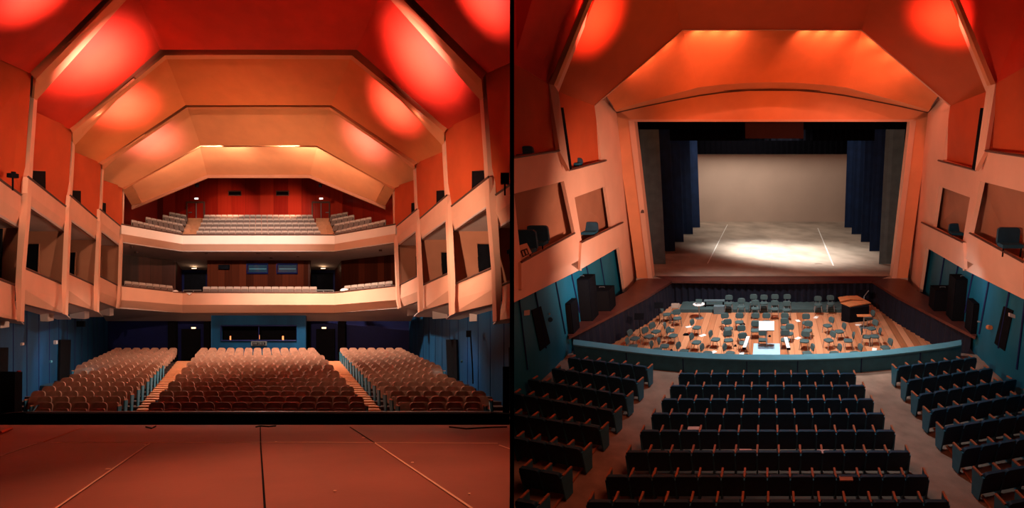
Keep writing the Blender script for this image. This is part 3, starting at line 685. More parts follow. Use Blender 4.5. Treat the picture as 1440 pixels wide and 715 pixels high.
# rail segments in front of doorways, white cloth on ledge
for m in (0, 1):
    b = M(); b.tube([L.P(mir(m, 258), 408.5, 33.8), L.P(mir(m, 283), 408.5, 33.8)], .03, 5); b.tube([L.P(mir(m, 272), 408.5, 33.8), L.P(mir(m, 272), 412, 33.8)], .03, 5); b.tube([L.P(mir(m, 258), 408.5, 33.8), L.P(mir(m, 258), 413, 33.8)], .03, 5)
    single('guard_rail', b, 'steel', 'short steel guard rail at the %s aisle of the lower balcony' % ('left' if m == 0 else 'right'), 'rail')
def blob(H, px, py, Y, rx, ry, rz):
    b = M(); n = 10; rings = 4; vs = []; c = H.P(px, py, Y)
    for i in range(rings+1):
        t = PI/2*i/rings
        for j in range(n):
            a = 2*PI*j/n; k = 1+.18*random.uniform(-1, 1)
            vs.append(c+Vector((math.cos(a)*math.cos(t)*rx*k, math.sin(a)*math.cos(t)*ry*k, math.sin(t)*rz)))
    fs = [(i*n+j, i*n+(j+1) % n, (i+1)*n+(j+1) % n, (i+1)*n+j) for i in range(rings) for j in range(n)]+[tuple(range(n-1, -1, -1))]
    return b.add(vs, fs)
b = blob(L, 484, 409.5, 33.2, .3, .15, .17); single('cloth', b, 'paper', 'white crumpled cloth on lower balcony ledge at the right aisle', 'cloth')
b = blob(L, 246.5, 410.5, 33.0, .17, .12, .11); single('cloth', b, 'paper', 'small pale cloth on lower balcony ledge at the left aisle', 'cloth')
b = M(); b.slab([L.P(262, 412, 33.3), L.P(270.5, 412, 33.3), L.P(266.5, 415.2, 33.3)], .02, away=False); single('paper_note', b, 'paper', 'small triangular paper hanging over the lower balcony front', 'paper')
# spotlight in the nearest upper left box
r = root('stage_spotlight', L.P(18, 250, 16.8), 'dark stage lantern in the leftmost upper box', 'spotlight')
b = M(); b.disc(lambda a, b_, c: L.P(18, 250, 16.8)+Vector((a, b_, c)), .15, .13, 12); part('body', b, 'black', r)
b = M(); b.disc(lambda a, b_, c: L.P(19, 246, 16.8)+Vector((a, b_, c)), .06, .1, 10); part('lens', b, 'black', r)
b = M(); b.tube([L.P(18, 250, 16.8), L.P(18, 268, 16.8)], .025, 6); part('stand', b, 'black', r)
r = root('stage_spotlight', L.P(709, 252, 16.9), 'dark boxy stage lantern in the rightmost upper box of the left hall', 'spotlight')
b = M(); b.slab([L.P(704, 243, 16.9), L.P(716, 243, 16.9), L.P(716, 258, 16.9), L.P(704, 258, 16.9)], .3); part('body', b, 'black', r)
b = M(); b.tube([L.P(710, 258, 17), L.P(710, 275, 17)], .03, 6); part('stand', b, 'black', r)
# framed panel below the booth window
r = root('booth_panel', L.P(364, 486.5, 34.3), 'grey framed panel of small openings below the booth window', 'panel')
b = M(); b.slab([L.P(353, 480.5, 34.3), L.P(375, 480.5, 34.3), L.P(375, 486.5, 34.3), L.P(353, 486.5, 34.3)], .05); part('board', b, 'steel', r)
for xa, xb in ((355, 363.5), (364.5, 373)):
    b = M(); b.slab([L.P(xa, 481.7, 34.27), L.P(xb, 481.7, 34.27), L.P(xb, 485.4, 34.27), L.P(xa, 485.4, 34.27)], .02); part('opening', b, 'black', r)
    b = M()
    for k in range(3): b.slab([L.P(xa+1.2+k*2.2, 482.4, 34.25), L.P(xa+2.3+k*2.2, 482.4, 34.25), L.P(xa+2.3+k*2.2, 484.8, 34.25), L.P(xa+1.2+k*2.2, 484.8, 34.25)], .01)
    part('fittings', b, 'steel', r)
for x, y, s, nm in ((324, 476, 1.0, 'at the left'), (364.5, 474.5, .8, 'at the middle'), (398, 476, 1.3, 'at the right')):
    b = M(); b.tube([L.P(x, y+3, Yb_+.3), L.P(x, y, Yb_+.3), L.P(x, y-3, Yb_+.3)], .045*s, 6); single('desk_lamp', b, 'amber', 'tiny amber desk lamp %s of the dark booth window' % nm, 'lamp')
# wall fittings on blue walls
def wallbox(px, py, w_, h_, Y, m_, lab, name='wall_box', cat='wall fitting'):
    b = M(); b.slab([L.P(px-w_/2, py-h_/2, Y), L.P(px+w_/2, py-h_/2, Y), L.P(px+w_/2, py+h_/2, Y), L.P(px-w_/2, py+h_/2, Y)], .08); return single(name, b, m_, lab, cat)
wallbox(77, 482, 4, 5, 23.6, 'soffit', 'small grey box on blue wall beside left stalls door')
wallbox(30, 484.5, 3, 3.5, 20, 'soffit', 'small pale box on blue wall near the left stage corner')
wallbox(70.5, 509, 2.4, 3, 23, 'rail', 'tiny blue switch on left blue wall')
wallbox(25, 524, 3.2, 4, 19.7, 'redwood', 'tiny red call point on left blue wall')
wallbox(113, 456, 11, 8, 27.5, 'black', 'black loudspeaker box high on the left blue wall', 'loudspeaker', 'speaker')
wallbox(659, 470, 7, 9, 20.8, 'black', 'black loudspeaker box high on the right blue wall', 'loudspeaker', 'speaker')
wallbox(649, 509, 2.4, 3, 21.3, 'rail', 'tiny blue switch beside the right stalls door')
b = M(); b.tube([L.P(662, 474, 20.6), L.P(664.5, 520, 20.2), L.P(665, 540, 20.1)], .03, 5); single('conduit', b, 'black', 'thin black cable conduit down the right blue wall', 'cable')
b = M(); b.slab([L.P(56, 543, 20), L.P(75, 543, 20), L.P(73, 566, 20), L.P(53, 566, 20)], .4); single('low_screen', b, 'seatshell', 'dark blue low screen beside the left front stalls seats', 'screen')
b = M(); b.slab([L.P(0, 523, 15.8), L.P(21, 523, 15.8), L.P(20, 600, 15.4), L.P(0, 600, 15.4)], .25); single('loudspeaker', b, 'black', 'large black cabinet at the left edge of the stage front', 'speaker')
b = M(); b.slab([L.P(707, 516, 15.9), L.P(716.4, 516, 15.9), L.P(716.4, 600, 15.5), L.P(707, 600, 15.5)], .5); single('loudspeaker', b, 'black', 'tall black cabinet at the right end of the orchestra rail', 'speaker')
# stage markings and cables (left hall)
def strip(H, w, pts, wd, mt_, lab, name='floor_tape', cat='tape', lift=.012):
    b = M()
    for (xa, ya), (xb, yb) in zip(pts, pts[1:]):
        A = H.Fl(xa, ya, w+lift); B_ = H.Fl(xb, yb, w+lift); d = (B_-A); n = Vector((-d.y, d.x, 0)).normalized()*wd/2
        up = (H.G(0, 0, .006)-H.G(0, 0, 0)); q_ = [A-n, B_-n, B_+n, A+n]
        b.hexa(q_+[p+up for p in q_])
    return single(name, b, mt_, lab, cat)
strip(L, wS, [(210.5, 624), (78, 716)], .03, 'tape', 'long pale tape line on the red stage floor, left of centre')
strip(L, wS, [(527, 623.5), (664, 716)], .03, 'tape', 'long pale tape line on the red stage floor, right of centre')
strip(L, wS, [(51, 624), (0, 642)], .03, 'tape', 'short pale tape line at the far left of the stage floor')
strip(L, wS, [(702, 626.5), (717, 632)], .03, 'tape', 'short pale tape line at the far right of the red stage floor')
strip(L, wS, [(366, 600), (366.5, 625), (369, 662), (372.5, 716)], .025, 'black', 'thin dark seam down the middle of the red stage floor', 'floor_seam', 'seam')
strip(L, wS, [(492, 601), (527, 623.5)], .02, 'black', 'thin dark seam from the stage front to the right tape line', 'floor_seam', 'seam')
strip(L, wS, [(70, 622.8), (290, 622.6), (448, 622.4), (700, 624)], .012, 'tape', 'faint line across the whole red stage floor', 'floor_seam', 'seam')
strip(L, wS, [(115, 602), (62, 622)], .02, 'boxwall', 'faint reddish line at the left front of the stage floor')
for k, (x, y, s_, lb) in enumerate([(152, 660, 3, 'short tape tick beside the left long tape line'), (203, 625.5, 2, 'small tape tick at the top of left tape line'), (388, 622, 1.2, 'tiny pale mark just right of the centre seam'), (471, 691, 1.8, 'tiny pale fleck near the bottom right of the stage'), (580, 651, 1.8, 'tiny pale fleck right of the right tape line'), (511, 616, 1.8, 'tiny pale fleck on the right dark seam'), (660, 695, 1.5, 'tiny pale fleck right below the right tape line')]):
    strip(L, wS, [(x-s_, y), (x+s_, y+.1)], .03, 'tape', lb, 'floor_mark', 'tape mark')
for pts, lb in ([(360, 600), (366, 598.6), (378, 599.5), (388, 598.5)], 'thin black cable curled at the middle of the stage front'), ([(632, 600), (655, 602.5), (690, 600.5), (713, 600)], 'thin black cable along the right stage front'), ([(205, 600), (213, 602), (219, 599)], 'small black clip and cable at the left stage front'):
    b = M(); b.tube([L.Fl(x, y+.8, wS+.03) for x, y in pts], .02, 5); single('cable', b, 'black', lb, 'cable')
b = M(); b.tube([L.Fl(0, 609, wS+.05), L.Fl(16, 603, wS+.05)], .04, 5); single('batten', b, 'boxwall', 'short reddish batten at the left corner of the stage', 'batten')
for (xa, ya, xb, yb, lb) in ((45, 578, 52, 571, 'thin steel stand tube left of the front stalls row'), (690, 578, 688, 566, 'thin steel stand tube right of the front stalls row')):
    b = M(); b.tube([L.P(xa, ya+3, 15.5), L.P(xb, yb, 16), L.P(xb+3, yb-.5, 16)], .02, 5); single('stand_tube', b, 'panelblue', lb, 'stand')
# EOF-LEFT

# ================================================================== RIGHT HALL : STRUCTURE
CR = 1
wSt, wPit, wFl = -8.2, -9.6, -9.0
def rp(b, pts, m, th=.12, **k): b.slab([R.P(mr(m, x), y, Y) for x, y, Y in pts], th, **k)
vPro = R.uvw(R.Fl(917, 391, wSt))[1]
def RV(x, y, dv=0): return R.V(x, y, vPro+dv)
DV = R.G(0, 1, 0)-R.G(0, 0, 0)
# stage floor
b = M(); b.slab([R.Fl(895, 392, wSt), R.Fl(1277, 392, wSt), R.Fl(1290, 311.5, wSt), R.Fl(880, 311.5, wSt)], .3); struct('floor', b, 'stageR', CR)
# back wall
vB = R.uvw(R.Fl(985, 312, wSt))[1]
b = M(); b.slab([R.V(900, 150, vB), R.V(1272, 150, vB), R.V(1272, 312.3, vB), R.V(900, 312.3, vB)], .2); struct('wall_back', b, 'cyc', CR)
# proscenium wall: orange surround, top piece with curved upper edge hidden behind the ceiling fold
b = M()
b.slab([RV(850, 100), RV(1322, 100), RV(1322, 160), RV(1283, 170), RV(889, 170), RV(850, 160)], vec=DV*.9)
struct('wall_front', b, 'orangewall', CR)
b = M()
for m in (0, 1):
    b.slab([RV(mr(m, 862), 150), RV(mr(m, 889.5), 169.5), RV(mr(m, 912), 392), RV(mr(m, 896), 394)], vec=DV*.9)
struct('wall_front', b, 'orangewall', CR)
b = M()
for m in (0, 1): b.slab([RV(mr(m, 883.5), 169.5, -.05), RV(mr(m, 892), 170.5, -.05), RV(mr(m, 917.5), 391.5, -.05), RV(mr(m, 911), 392.5, -.05)], vec=DV*.6)
b.slab([RV(883.5, 168, -.05), RV(1288.5, 168, -.05), RV(1280, 171.3, -.05), RV(892, 171.3, -.05)], vec=DV*.6)
struct('trim_9', b, 'peach', CR)
# ceiling: curved fold over the proscenium
cur = [(867, 158), (905, 149.5), (950, 140.5), (985, 134), (1018, 129.5), (1052, 126.8), (1086, 125.8)]
cur = cur+[(2172-x, y) for x, y in cur[:-1][::-1]]
top = [(853, 137)]+[(853+(960-853)*k/3, 137+(43-137)*k/3) for k in (1, 2, 3)]
top = [(851, 134), (887, 101), (922, 70), (959, 38), (1002, 38), (1044, 38), (1086, 38)]
top = top+[(2172-x, y) for x, y in top[:-1][::-1]]
b = M(); bb = M()
def poly_at(pts, t):
    t = max(0, min(len(pts)-1.000001, t)); i = int(t); f = t-i
    return (pts[i][0]+(pts[i+1][0]-pts[i][0])*f, pts[i][1]+(pts[i+1][1]-pts[i][1])*f)
def fold(mb, f0, f1, depth, nu=72, nv=10, th=.08):
    vs = []
    for k in range(2):
        for jv in range(nv+1):
            f = f0+(f1-f0)*jv/nv; D = depth(f)+k*th
            for iu in range(nu+1):
                t = 12*iu/nu; p = poly_at(top, t); q_ = poly_at(cur, t)
                vs.append(R.P(p[0]+(q_[0]-p[0])*f, p[1]+(q_[1]-p[1])*f, D))
    W_ = nu+1; K_ = (nv+1)*W_; fs = []
    for jv in range(nv):
        for iu in range(nu):
            a_ = jv*W_+iu; fs.append((a_, a_+1, a_+W_+1, a_+W_)); fs.append((K_+a_, K_+a_+W_, K_+a_+W_+1, K_+a_+1))
    for iu in range(nu): fs.append((iu, K_+iu, K_+iu+1, iu+1)); e_ = nv*W_+iu; fs.append((e_, e_+1, K_+e_+1, K_+e_))
    mb.add(vs, fs)
fold(b, 0, .885, lambda f: 23.2+2.2*f**.85)
fold(bb, .885, 1, lambda f: 25.18+(f-.885)*9, nv=2)
o = struct('ceiling', b, 'ceil_org', CR); o = struct('ceiling', bb, 'ceil_pale', CR)
cp = M(); cp.tube([R.P(x, y+.3, 26.15) for x, y in cur], .035, 4)
for m in (0, 1): cp.tube([R.P(mr(m, 853), 137, 22.9), R.P(mr(m, 867), 158, 26.1)], .03, 4)
cp.slab([R.P(1018, 127.6, 26.0), R.P(1154, 127.6, 26.0), R.P(1134, 126, 26.0), R.P(1086, 124.6, 26.0), R.P(1038, 126, 26.0)], .05)
struct('trim_10', cp, 'cap', CR)
# big fold with straight lower edge, red-brown light painted in
b = M()
for m in (0, 1):
    X = lambda *t: [(mr(m, p[0]),)+tuple(p[1:]) for p in t]
    plane_slab(b, R, X((836, 149, 22.7), (960, 42.3, 22.7), (930, -60, 19.4)), X((785, 129), (836, 149), (960, 42.3), (930, -60), (850, -60), (836, 0)))
plane_slab(b, R, [(960, 42.3, 22.7), (1212, 42.3, 22.7), (930, -60, 19.4)], [(960, 42.3), (1212, 42.3), (1242, -60), (930, -60)])
struct('ceiling', b, 'ceil_rust', CR)
e = M(); e.tube([R.P(836, 149, 22.65), R.P(960, 42.3, 22.65), R.P(1211, 42.3, 22.65), R.P(1336, 149, 22.65)], .03, 4); struct('trim_11', e, 'peach', CR)
for m in (0, 1):
    sd = 'left' if m == 0 else 'right'
    b = M(); rp(b, [(690, 70, 15), (772, 118, 18.6), (822, 0, 18.6), (840, -50, 18.6), (780, -90, 15), (690, -90, 15)], m); struct('ceiling', b, 'ceil_red', CR)
    b = M(); v1 = R.uvw(R.P(775, 150, 18.6))[1]
    b.slab([R.V(mr(m, x), y, v1) for x, y in ((772, 118), (822, 0), (842, -46), (849, -46), (828, 0), (779, 120))], vec=DV*.3); struct('trim_12', b, 'rib', CR)
    b = M(); rp(b, [(779, 119, 18.9), (828, 0, 18.9), (846, -46, 18.9), (858, -50, 19.5), (837, 0, 19.5), (785, 131, 19.5)], m, .08); struct('trim_13', b, 'peach', CR)
    # upper wall panels
    b = M(); rp(b, [(785, 129, 19.6), (836, 149, 22.75), (846, 226, 24.3), (846, 234, 24.4), (800, 247, 20.8)], m, .1)
    rp(b, [(690, 70, 15), (772, 118, 18.65), (787, 211, 19.5), (787, 218, 19.6), (690, 236, 15.3)], m, .1); struct('wall_'+sd, b, 'boxwall', CR)
    b = M(); rp(b, [(786, 152, 19.55), (790, 152, 19.7), (802, 238, 19.9), (798, 240, 19.7)], m, .08, away=False); struct('door_5', b, 'black', CR)
    # pier between the bays and the long wall with openings
    b = M()
    W1, W2 = 18.7, 22.8
    rp(b, [(772, 118, W1-.1), (779, 119, W1), (785.5, 130, W1+.1), (801, 240, W1+.5), (787.5, 214, W1+.1)], m, .2)
    # wall band between upper ledge and lower opening
    Yat = lambda x: 18.7+(x-779)*(22.7-18.7)/(836-779)*.92 if x < 836 else 22.4+(x-836)*.095
    def PW(x, y): 
        # long side wall: depth grows along the wall
        d = 7.95*F/(1086-x) if x < 1000 else 26
        return R.P(mr(m, x), y, min(30.0, d))
    def quad(pts, th=.14, mb=b): mb.slab([PW(x, y) for x, y in pts], th)
    quad([(690, 229), (787, 212), (801, 239), (808, 278), (793, 255), (690, 281)])           # band, near bay
    quad([(801, 239), (846, 226), (852, 262), (808, 278)])                                  # band, far bay
    quad([(836, 149), (853, 137), (867, 158), (876, 240), (898, 395), (879, 411), (870, 348), (860, 322), (846, 226)])  # wall to proscenium
    quad([(793, 255), (808, 278), (818.5, 341), (818, 381), (808.5, 328)])                    # pier between lower openings
    quad([(818.5, 341), (860, 320), (870, 348), (815, 380)])                                 # parapet, far bay
    quad([(690, 392), (733, 369), (808.5, 328), (818, 381), (815, 380), (733, 421), (690, 441)])        # parapet, near bay
    quad([(690, 270), (723, 273), (733, 369), (690, 392)])
    struct('wall_'+sd, b, 'peach', CR)
    # projecting ledge boards
    c = M()
    for pts in ([(690, 226), (788, 211.8)], [(800, 239.5), (852.5, 225.8)], [(733, 369), (808, 328)], [(818, 341), (876, 313)]):
        q_ = [PW(*p)*.985 for p in pts]; c.tube(q_, .045, 4)
    struct('trim_14', c, 'cap', CR)
    c = M(); c.slab([PW(818, 341.5)*.985, PW(877, 313.5)*.985, PW(877.5, 341)*.985, PW(870, 347)*.985, PW(816, 379)*.985], .12); 
    c.slab([PW(733, 369.5)*.985, PW(808, 328.5)*.985, PW(814, 364)*.985, PW(733.5, 408)*.985], .12); struct('wall_'+sd, c, 'peach', CR)
    # box interiors
    i_ = M()
    i_.slab([PW(808, 278)*1.04, PW(852.5, 262)*1.04, PW(862, 324)*1.05, PW(818, 352)*1.1], .1)
    i_.slab([PW(690, 276)*1.05, PW(793.5, 255)*1.04, PW(810, 330)*1.05, PW(733, 385)*1.12, PW(690, 405)*1.12], .1)
    struct('wall_'+sd, i_, 'boxin', CR)
    # teal boards below the boxes
    t = M(); t.slab([PW(x, y)*1.045 for x, y in ((690, 425), (872, 344), (881, 413), (840, 452), (800, 500), (690, 600))], .1)
    tw = struct('wall_'+sd, t, 'teal', CR)
    j = M()
    for (xa, ya, xb, yb) in ((865, 352, 874, 418), (844, 362, 855, 430), (824, 371, 838, 440), (803, 382, 815, 440), (781, 394, 795, 470), (752, 408, 768, 490), (730, 420, 742, 520)):
        j.tube([PW(xa, ya)*1.042, PW(xb, yb)*1.042], .03, 4)
    struct('trim_15', j, 'bluedark', CR)
    # grey return under the pier
    g = M(); g.slab([PW(803, 372)*1.0, PW(815, 366)*1.0, PW(815, 381)*1.0, PW(800, 379)*1.01], .1); struct('wall_'+sd, g, 'boxin', CR)
    # aisle side door
    b = M(); b.slab([PW(748, 437)*1.04, PW(761, 431)*1.04, PW(774, 483)*1.04, PW(760, 494)*1.04], .03); struct('door_6', b, 'black', CR)
# side gangways beside the pit (apron) and stage lip
for m in (0, 1):
    b = M(); b.slab([R.Fl(mr(m, x), y, wSt) for x, y in ((945, 388.5), (946, 395), (911, 417), (855, 446), (812, 468), (800, 474), (790, 458), (820, 440), (881, 410), (897, 393.5), (917, 390.5))], .12)
    struct('floor', b, 'apron', CR)
b = M(); b.slab([R.Fl(920, 388.5, wSt+.01), R.Fl(1252, 388.5, wSt+.01), R.Fl(1228, 395.5, wSt+.01), R.Fl(1086, 397, wSt+.01), R.Fl(944, 395.5, wSt+.01)], .12); struct('floor', b, 'apron', CR)
# pit drapes: gathered black cloth round the pit
def drape(H, path, wtop, wbot, amp, step, mt_, name, lab, cat, group=None, clip=0, structk=False, thick=.03):
    """path: list of (u, v); a cloth with vertical folds along it"""
    pts = []
    for (u0, v0), (u1, v1) in zip(path, path[1:]):
        Ln = math.hypot(u1-u0, v1-v0); n = max(2, int(Ln/step)); nx, ny = -(v1-v0)/Ln, (u1-u0)/Ln
        for k in range(n):
            f = k/n; a = amp*math.sin(k*PI/1.5+.3*math.sin(k*.7)); pts.append((u0+(u1-u0)*f+nx*a, v0+(v1-v0)*f+ny*a))
    pts.append(path[-1]); b = M(); n = len(pts)
    def wt(x, u, v): return x(u, v) if callable(x) else x
    vs = [H.G(u, v, wtop) for u, v in pts]+[H.G(u, v, wbot) for u, v in pts]
    vs += [H.G(u, v+thick, wtop) for u, v in pts]+[H.G(u, v+thick, wbot) for u, v in pts]
    fs = []
    for i in range(n-1):
        fs += [(i, i+1, n+i+1, n+i), (2*n+i, 3*n+i, 3*n+i+1, 2*n+i+1), (i, 2*n+i, 2*n+i+1, i+1), (n+i, n+i+1, 3*n+i+1, 3*n+i)]
    fs += [(0, n, 3*n, 2*n), (n-1, 3*n-1, 4*n-1, 2*n-1)]
    b.add(vs, fs)
    if structk: return struct(name, b, mt_, clip)
    return single(name, b, mt_, lab, cat, group, clip)
def uv_at(px, py, w): return R.uvw(R.Fl(px, py, w))[:2]
for lab, pts in (('black pit curtain hanging below the stage edge', [(944, 397), (1086, 398), (1228, 397)]), ('black pit curtain below the left gangway', [(806, 471), (855, 448), (911, 419), (944, 397.4)]), ('black pit curtain below the right gangway', [(1228, 397.4), (1261, 419), (1317, 448), (1366, 471)])):
    drape(R, [uv_at(x, y, wSt-.1) for x, y in pts], wSt-.12, wPit, .05, .12, 'pitdrape', 'pit_curtain', lab, 'curtain')
# pit floor, riser
b = M(); b.slab([R.Fl(x, y, wPit) for x, y in ((925, 428), (1247, 428), (1375, 520), (1086, 535), (797, 520))], .2); struct('floor', b, 'pitwood', CR)
u0, v0 = uv_at(955, 440, wPit); u1, _ = uv_at(1192, 440, wPit); _, v1 = uv_at(1086, 431, wPit)
b = M(); b.box(R.G, u0, u1+.1, v0, v1+.45, wPit, wPit+.18); single('riser_platform', b, 'chair', 'low dark grey platform along the back of the orchestra pit', 'platform')
vR0, wR = v0, wPit+.18
# pit rail, curved blue
railpts = [(806, 482), (845, 487), (880, 491.5), (920, 496), (960, 499.5), (1005, 502), (1050, 503.3), (1086, 503.6), (1122, 503.3), (1167, 502), (1212, 499.5), (1252, 496), (1295, 491), (1330, 486.5), (1352, 482.5)]
wRail = -8.35
inn = [R.uvw(R.Fl(x, y-4.5, wRail))[:2] for x, y in railpts]; out = [R.uvw(R.Fl(x, y+3, wRail))[:2] for x, y in railpts]
rr = root('pit_rail', R.G(0, out[7][1], wFl), 'curved blue painted rail between orchestra pit and front seats', 'rail')
b = M(); c = M()
for i in range(len(railpts)-1):
    (ia, ja), (ib, jb) = inn[i], inn[i+1]; (oa, pa), (ob, pb) = out[i], out[i+1]
    b.hexa([R.G(oa, pa, wRail-.06), R.G(ob, pb, wRail-.06), R.G(ib, jb, wRail-.06), R.G(ia, ja, wRail-.06), R.G(oa, pa, wRail), R.G(ob, pb, wRail), R.G(ib, jb, wRail), R.G(ia, ja, wRail)])
    c.hexa([R.G(oa, pa+.04, wPit), R.G(ob, pb+.04, wPit), R.G(ib, jb-.1, wPit), R.G(ia, ja-.1, wPit), R.G(oa, pa+.04, wRail-.06), R.G(ob, pb+.04, wRail-.06), R.G(ib, jb-.1, wRail-.06), R.G(ia, ja-.1, wRail-.06)])
part('top_rail', b, 'rail', rr); part('front_panel', c, 'panelblue', rr)
for i in (2, 4, 6, 8, 10, 12):
    s = M(); s.box(R.G, out[i][0]-.015, out[i][0]+.015, out[i][1]+.02, out[i][1]+.06, wFl, wRail-.06); part('joint', s, 'bluedark', rr)
# auditorium floor
b = M(); b.slab([R.Fl(770, 502, wFl), R.Fl(806, 497, wFl), R.Fl(960, 517, wFl), R.Fl(1086, 520, wFl), R.Fl(1212, 517, wFl), R.Fl(1352, 497, wFl), R.Fl(1400, 502, wFl), R.Fl(1900, 780, wFl), R.Fl(300, 780, wFl)], .2); struct('floor', b, 'carpet', CR)
# step edges along the aisles
for m in (0, 1):
    b = M(); b.tube([R.Fl(mr(m, x), y, wFl+.06) for x, y in ((911, 530), (880, 573), (848, 616), (812, 668), (775, 720))], .035, 5); struct('trim_16', b, 'armwood', CR)
    b = M(); b.slab([R.Fl(mr(m, x), y, wFl+.05) for x, y in ((909, 528), (772, 724), (560, 724), (690, 560), (740, 520), (800, 505))], .05); struct('floor', b, 'carpet', CR)

# ---- stage: legs, borders
stage_curtains = [(912, 936, 372, 'drapegrey'), (934, 949.5, 354, 'drape'), (949, 961.5, 341, 'drape'), (961, 974.5, 330, 'drape'), (973, 984.5, 320.5, 'drape')]
for m in (0, 1):
    sd = 'left' if m == 0 else 'right'
    for k, (xa, xb, yb, mt_) in enumerate(stage_curtains):
        ua, va = uv_at(mr(m, xb), yb, wSt); ub, _ = uv_at(mr(m, xb-(12 if k == 0 else 1)), yb, wSt)
        sgn = -1 if m == 0 else 1
        uo = ua+sgn*(1.1 if k == 0 else 2.2)
        path = [(ua, va), (uo, va)] if m else [(uo, va), (ua, va)]
        lab = '%s stage curtain on the %s, %s from the front' % ('grey blue' if k == 0 else 'dark blue', sd, ORD[k])
        drape(R, path, 3.5, wSt+.02, (.012), .2, mt_, 'stage_curtain', lab, 'curtain', 'side curtains of the stage')
    # black masking beyond the wings
    b = M(); ua, va = uv_at(mr(m, 984), 392, wSt)
    uu = (-9.6 if m == 0 else 9.6); b.box(R.G, min(uu, uu+.1), max(uu, uu+.1), vPro+.8, vB, wSt, 4); struct('wall_'+sd, b, 'void', CR)
    b = M(); b.box(R.G, *( (-9.5, -7.35) if m == 0 else (7.35, 9.5)), vPro+1.4, vPro+1.5, wSt, 4); struct('wall_wing_'+sd, b, 'void', CR)
for k, (v_, ytop, yb) in enumerate(((vPro+2.5, 150, 182), (vPro+7, 150, 198), (vB-1.6, 150, 217))):
    A = R.V(900, yb, v_); u_, vv, ww = R.uvw(A)
    drape(R, [(-8.5, v_), (8.5, v_)], 4.5, ww, .03, .15, 'void', 'stage_border', 'black border curtain across the top of the stage, %s from the front' % ORD[k], 'curtain', 'black borders above the stage')
b = M(); b.slab([R.V(1048, 171, vPro+1.8), R.V(1130, 171, vPro+1.8), R.V(1130, 195, vPro+1.8), R.V(1048, 195, vPro+1.8)], vec=DV*.1)
b.slab([R.V(1087.5, 171, vPro+1.75), R.V(1088.5, 171, vPro+1.75), R.V(1088.5, 195, vPro+1.75), R.V(1087.5, 195, vPro+1.75)], vec=DV*.1)
single('hanging_panel', b, 'panelred', 'dark red panel hanging at the top of the stage opening', 'panel')
# stage floor tape
strip(R, wSt, [(1023, 316), (995, 371)], .06, 'paper', 'pale tape line on the grey stage floor, left one')
strip(R, wSt, [(1150, 321), (1172, 374)], .06, 'paper', 'pale tape line on the grey stage floor, right one')
strip(R, wSt, [(1085.5, 313), (1085.5, 385)], .02, 'cyc', 'faint seam down the middle of the grey stage floor', 'floor_seam', 'seam')
for (x, y, s_, lb) in ((1131, 343, 5, 'pale scuff on the stage floor left of the right tape line'), (1190, 342, 4, 'pale scuff near the right stage curtains'), (1151, 371, 5, 'pale scuff at the foot of the right tape line'), (948, 356, 4, 'pale scuff at the foot of the left stage curtains')):
    strip(R, wSt, [(x-s_, y), (x, y-.4), (x+s_, y+.3)], .12, 'cyc', lb, 'floor_mark', 'scuff')
b = M(); b.disc(lambda a, b_, c: RV(903.5, 300, -.07)+Vector((a, b_*.3, c)), .09, .2, 8); single('wall_switch', b, 'cap', 'small dark fitting on left edge of the stage opening', 'wall fitting')

# ---- pit chairs
ccache = {}
def chair_meshes(ang):
    key = round(ang/ (PI/12)) % 24
    if key in ccache: return ccache[key]
    a_ = key*PI/12; ca, sa = math.cos(a_), math.sin(a_)
    CSZ = .86
    def fn(a, b, c): a *= CSZ; b *= -CSZ; c *= CSZ; return R.G(a*ca-b*sa, a*sa+b*ca, c)      # front = towards camera at ang 0
    st = M(); n = 16; pr = []
    for i in range(n):
        t = 2*PI*i/n; x = math.cos(t); y = math.sin(t)
        pr.append((.24*math.copysign(abs(x)**.55, x), .22*math.copysign(abs(y)**.55, y)))
    vs = [fn(x, y+.02, .42) for x, y in pr]+[fn(x, y+.02, .47) for x, y in pr]+[fn(x*.85, y*.85+.02, .485) for x, y in pr]
    fs = [tuple(range(n))]+[(i, (i+1) % n, n+(i+1) % n, n+i) for i in range(n)]+[(n+i, n+(i+1) % n, 2*n+(i+1) % n, 2*n+i) for i in range(n)]+[tuple(range(2*n, 3*n))]
    st.add(vs, fs)
    bk = M(); pb = []
    for i in range(n):
        t = 2*PI*i/n; x = math.cos(t); z = math.sin(t); pb.append((.23*math.copysign(abs(x)**.5, x), .735+.155*math.copysign(abs(z)**.6, z)))
    bk.profile(fn, pb, lambda a, c: -.27-(c-.6)*.2+a*a*.7, lambda a, c: -.225-(c-.6)*.2+a*a*.7)
    legs = []
    for sx in (-1, 1):
        f_ = M(); f_.tube([fn(sx*.19, .17, .43), fn(sx*.23, .21, 0)], .014, 6); legs.append(f_)
        g_ = M(); g_.tube([fn(sx*.19, -.15, .43), fn(sx*.23, -.24, 0)], .014, 6); legs.append(g_)
    bf = []
    for sx in (-1, 1): f_ = M(); f_.tube([fn(sx*.12, -.1, .43), fn(sx*.12, -.24, .47), fn(sx*.12, -.275, .66)], .012, 6); bf.append(f_)
    res = [('seat', st.mesh('seat', MT['chair'])), ('backrest', bk.mesh('backrest', MT['chair'], smooth=False))]
    res += [('leg', l_.mesh('leg', MT['steel'])) for l_ in legs]+[('back_support', l_.mesh('back_support', MT['steel'])) for l_ in bf]
    ccache[key] = res; return res
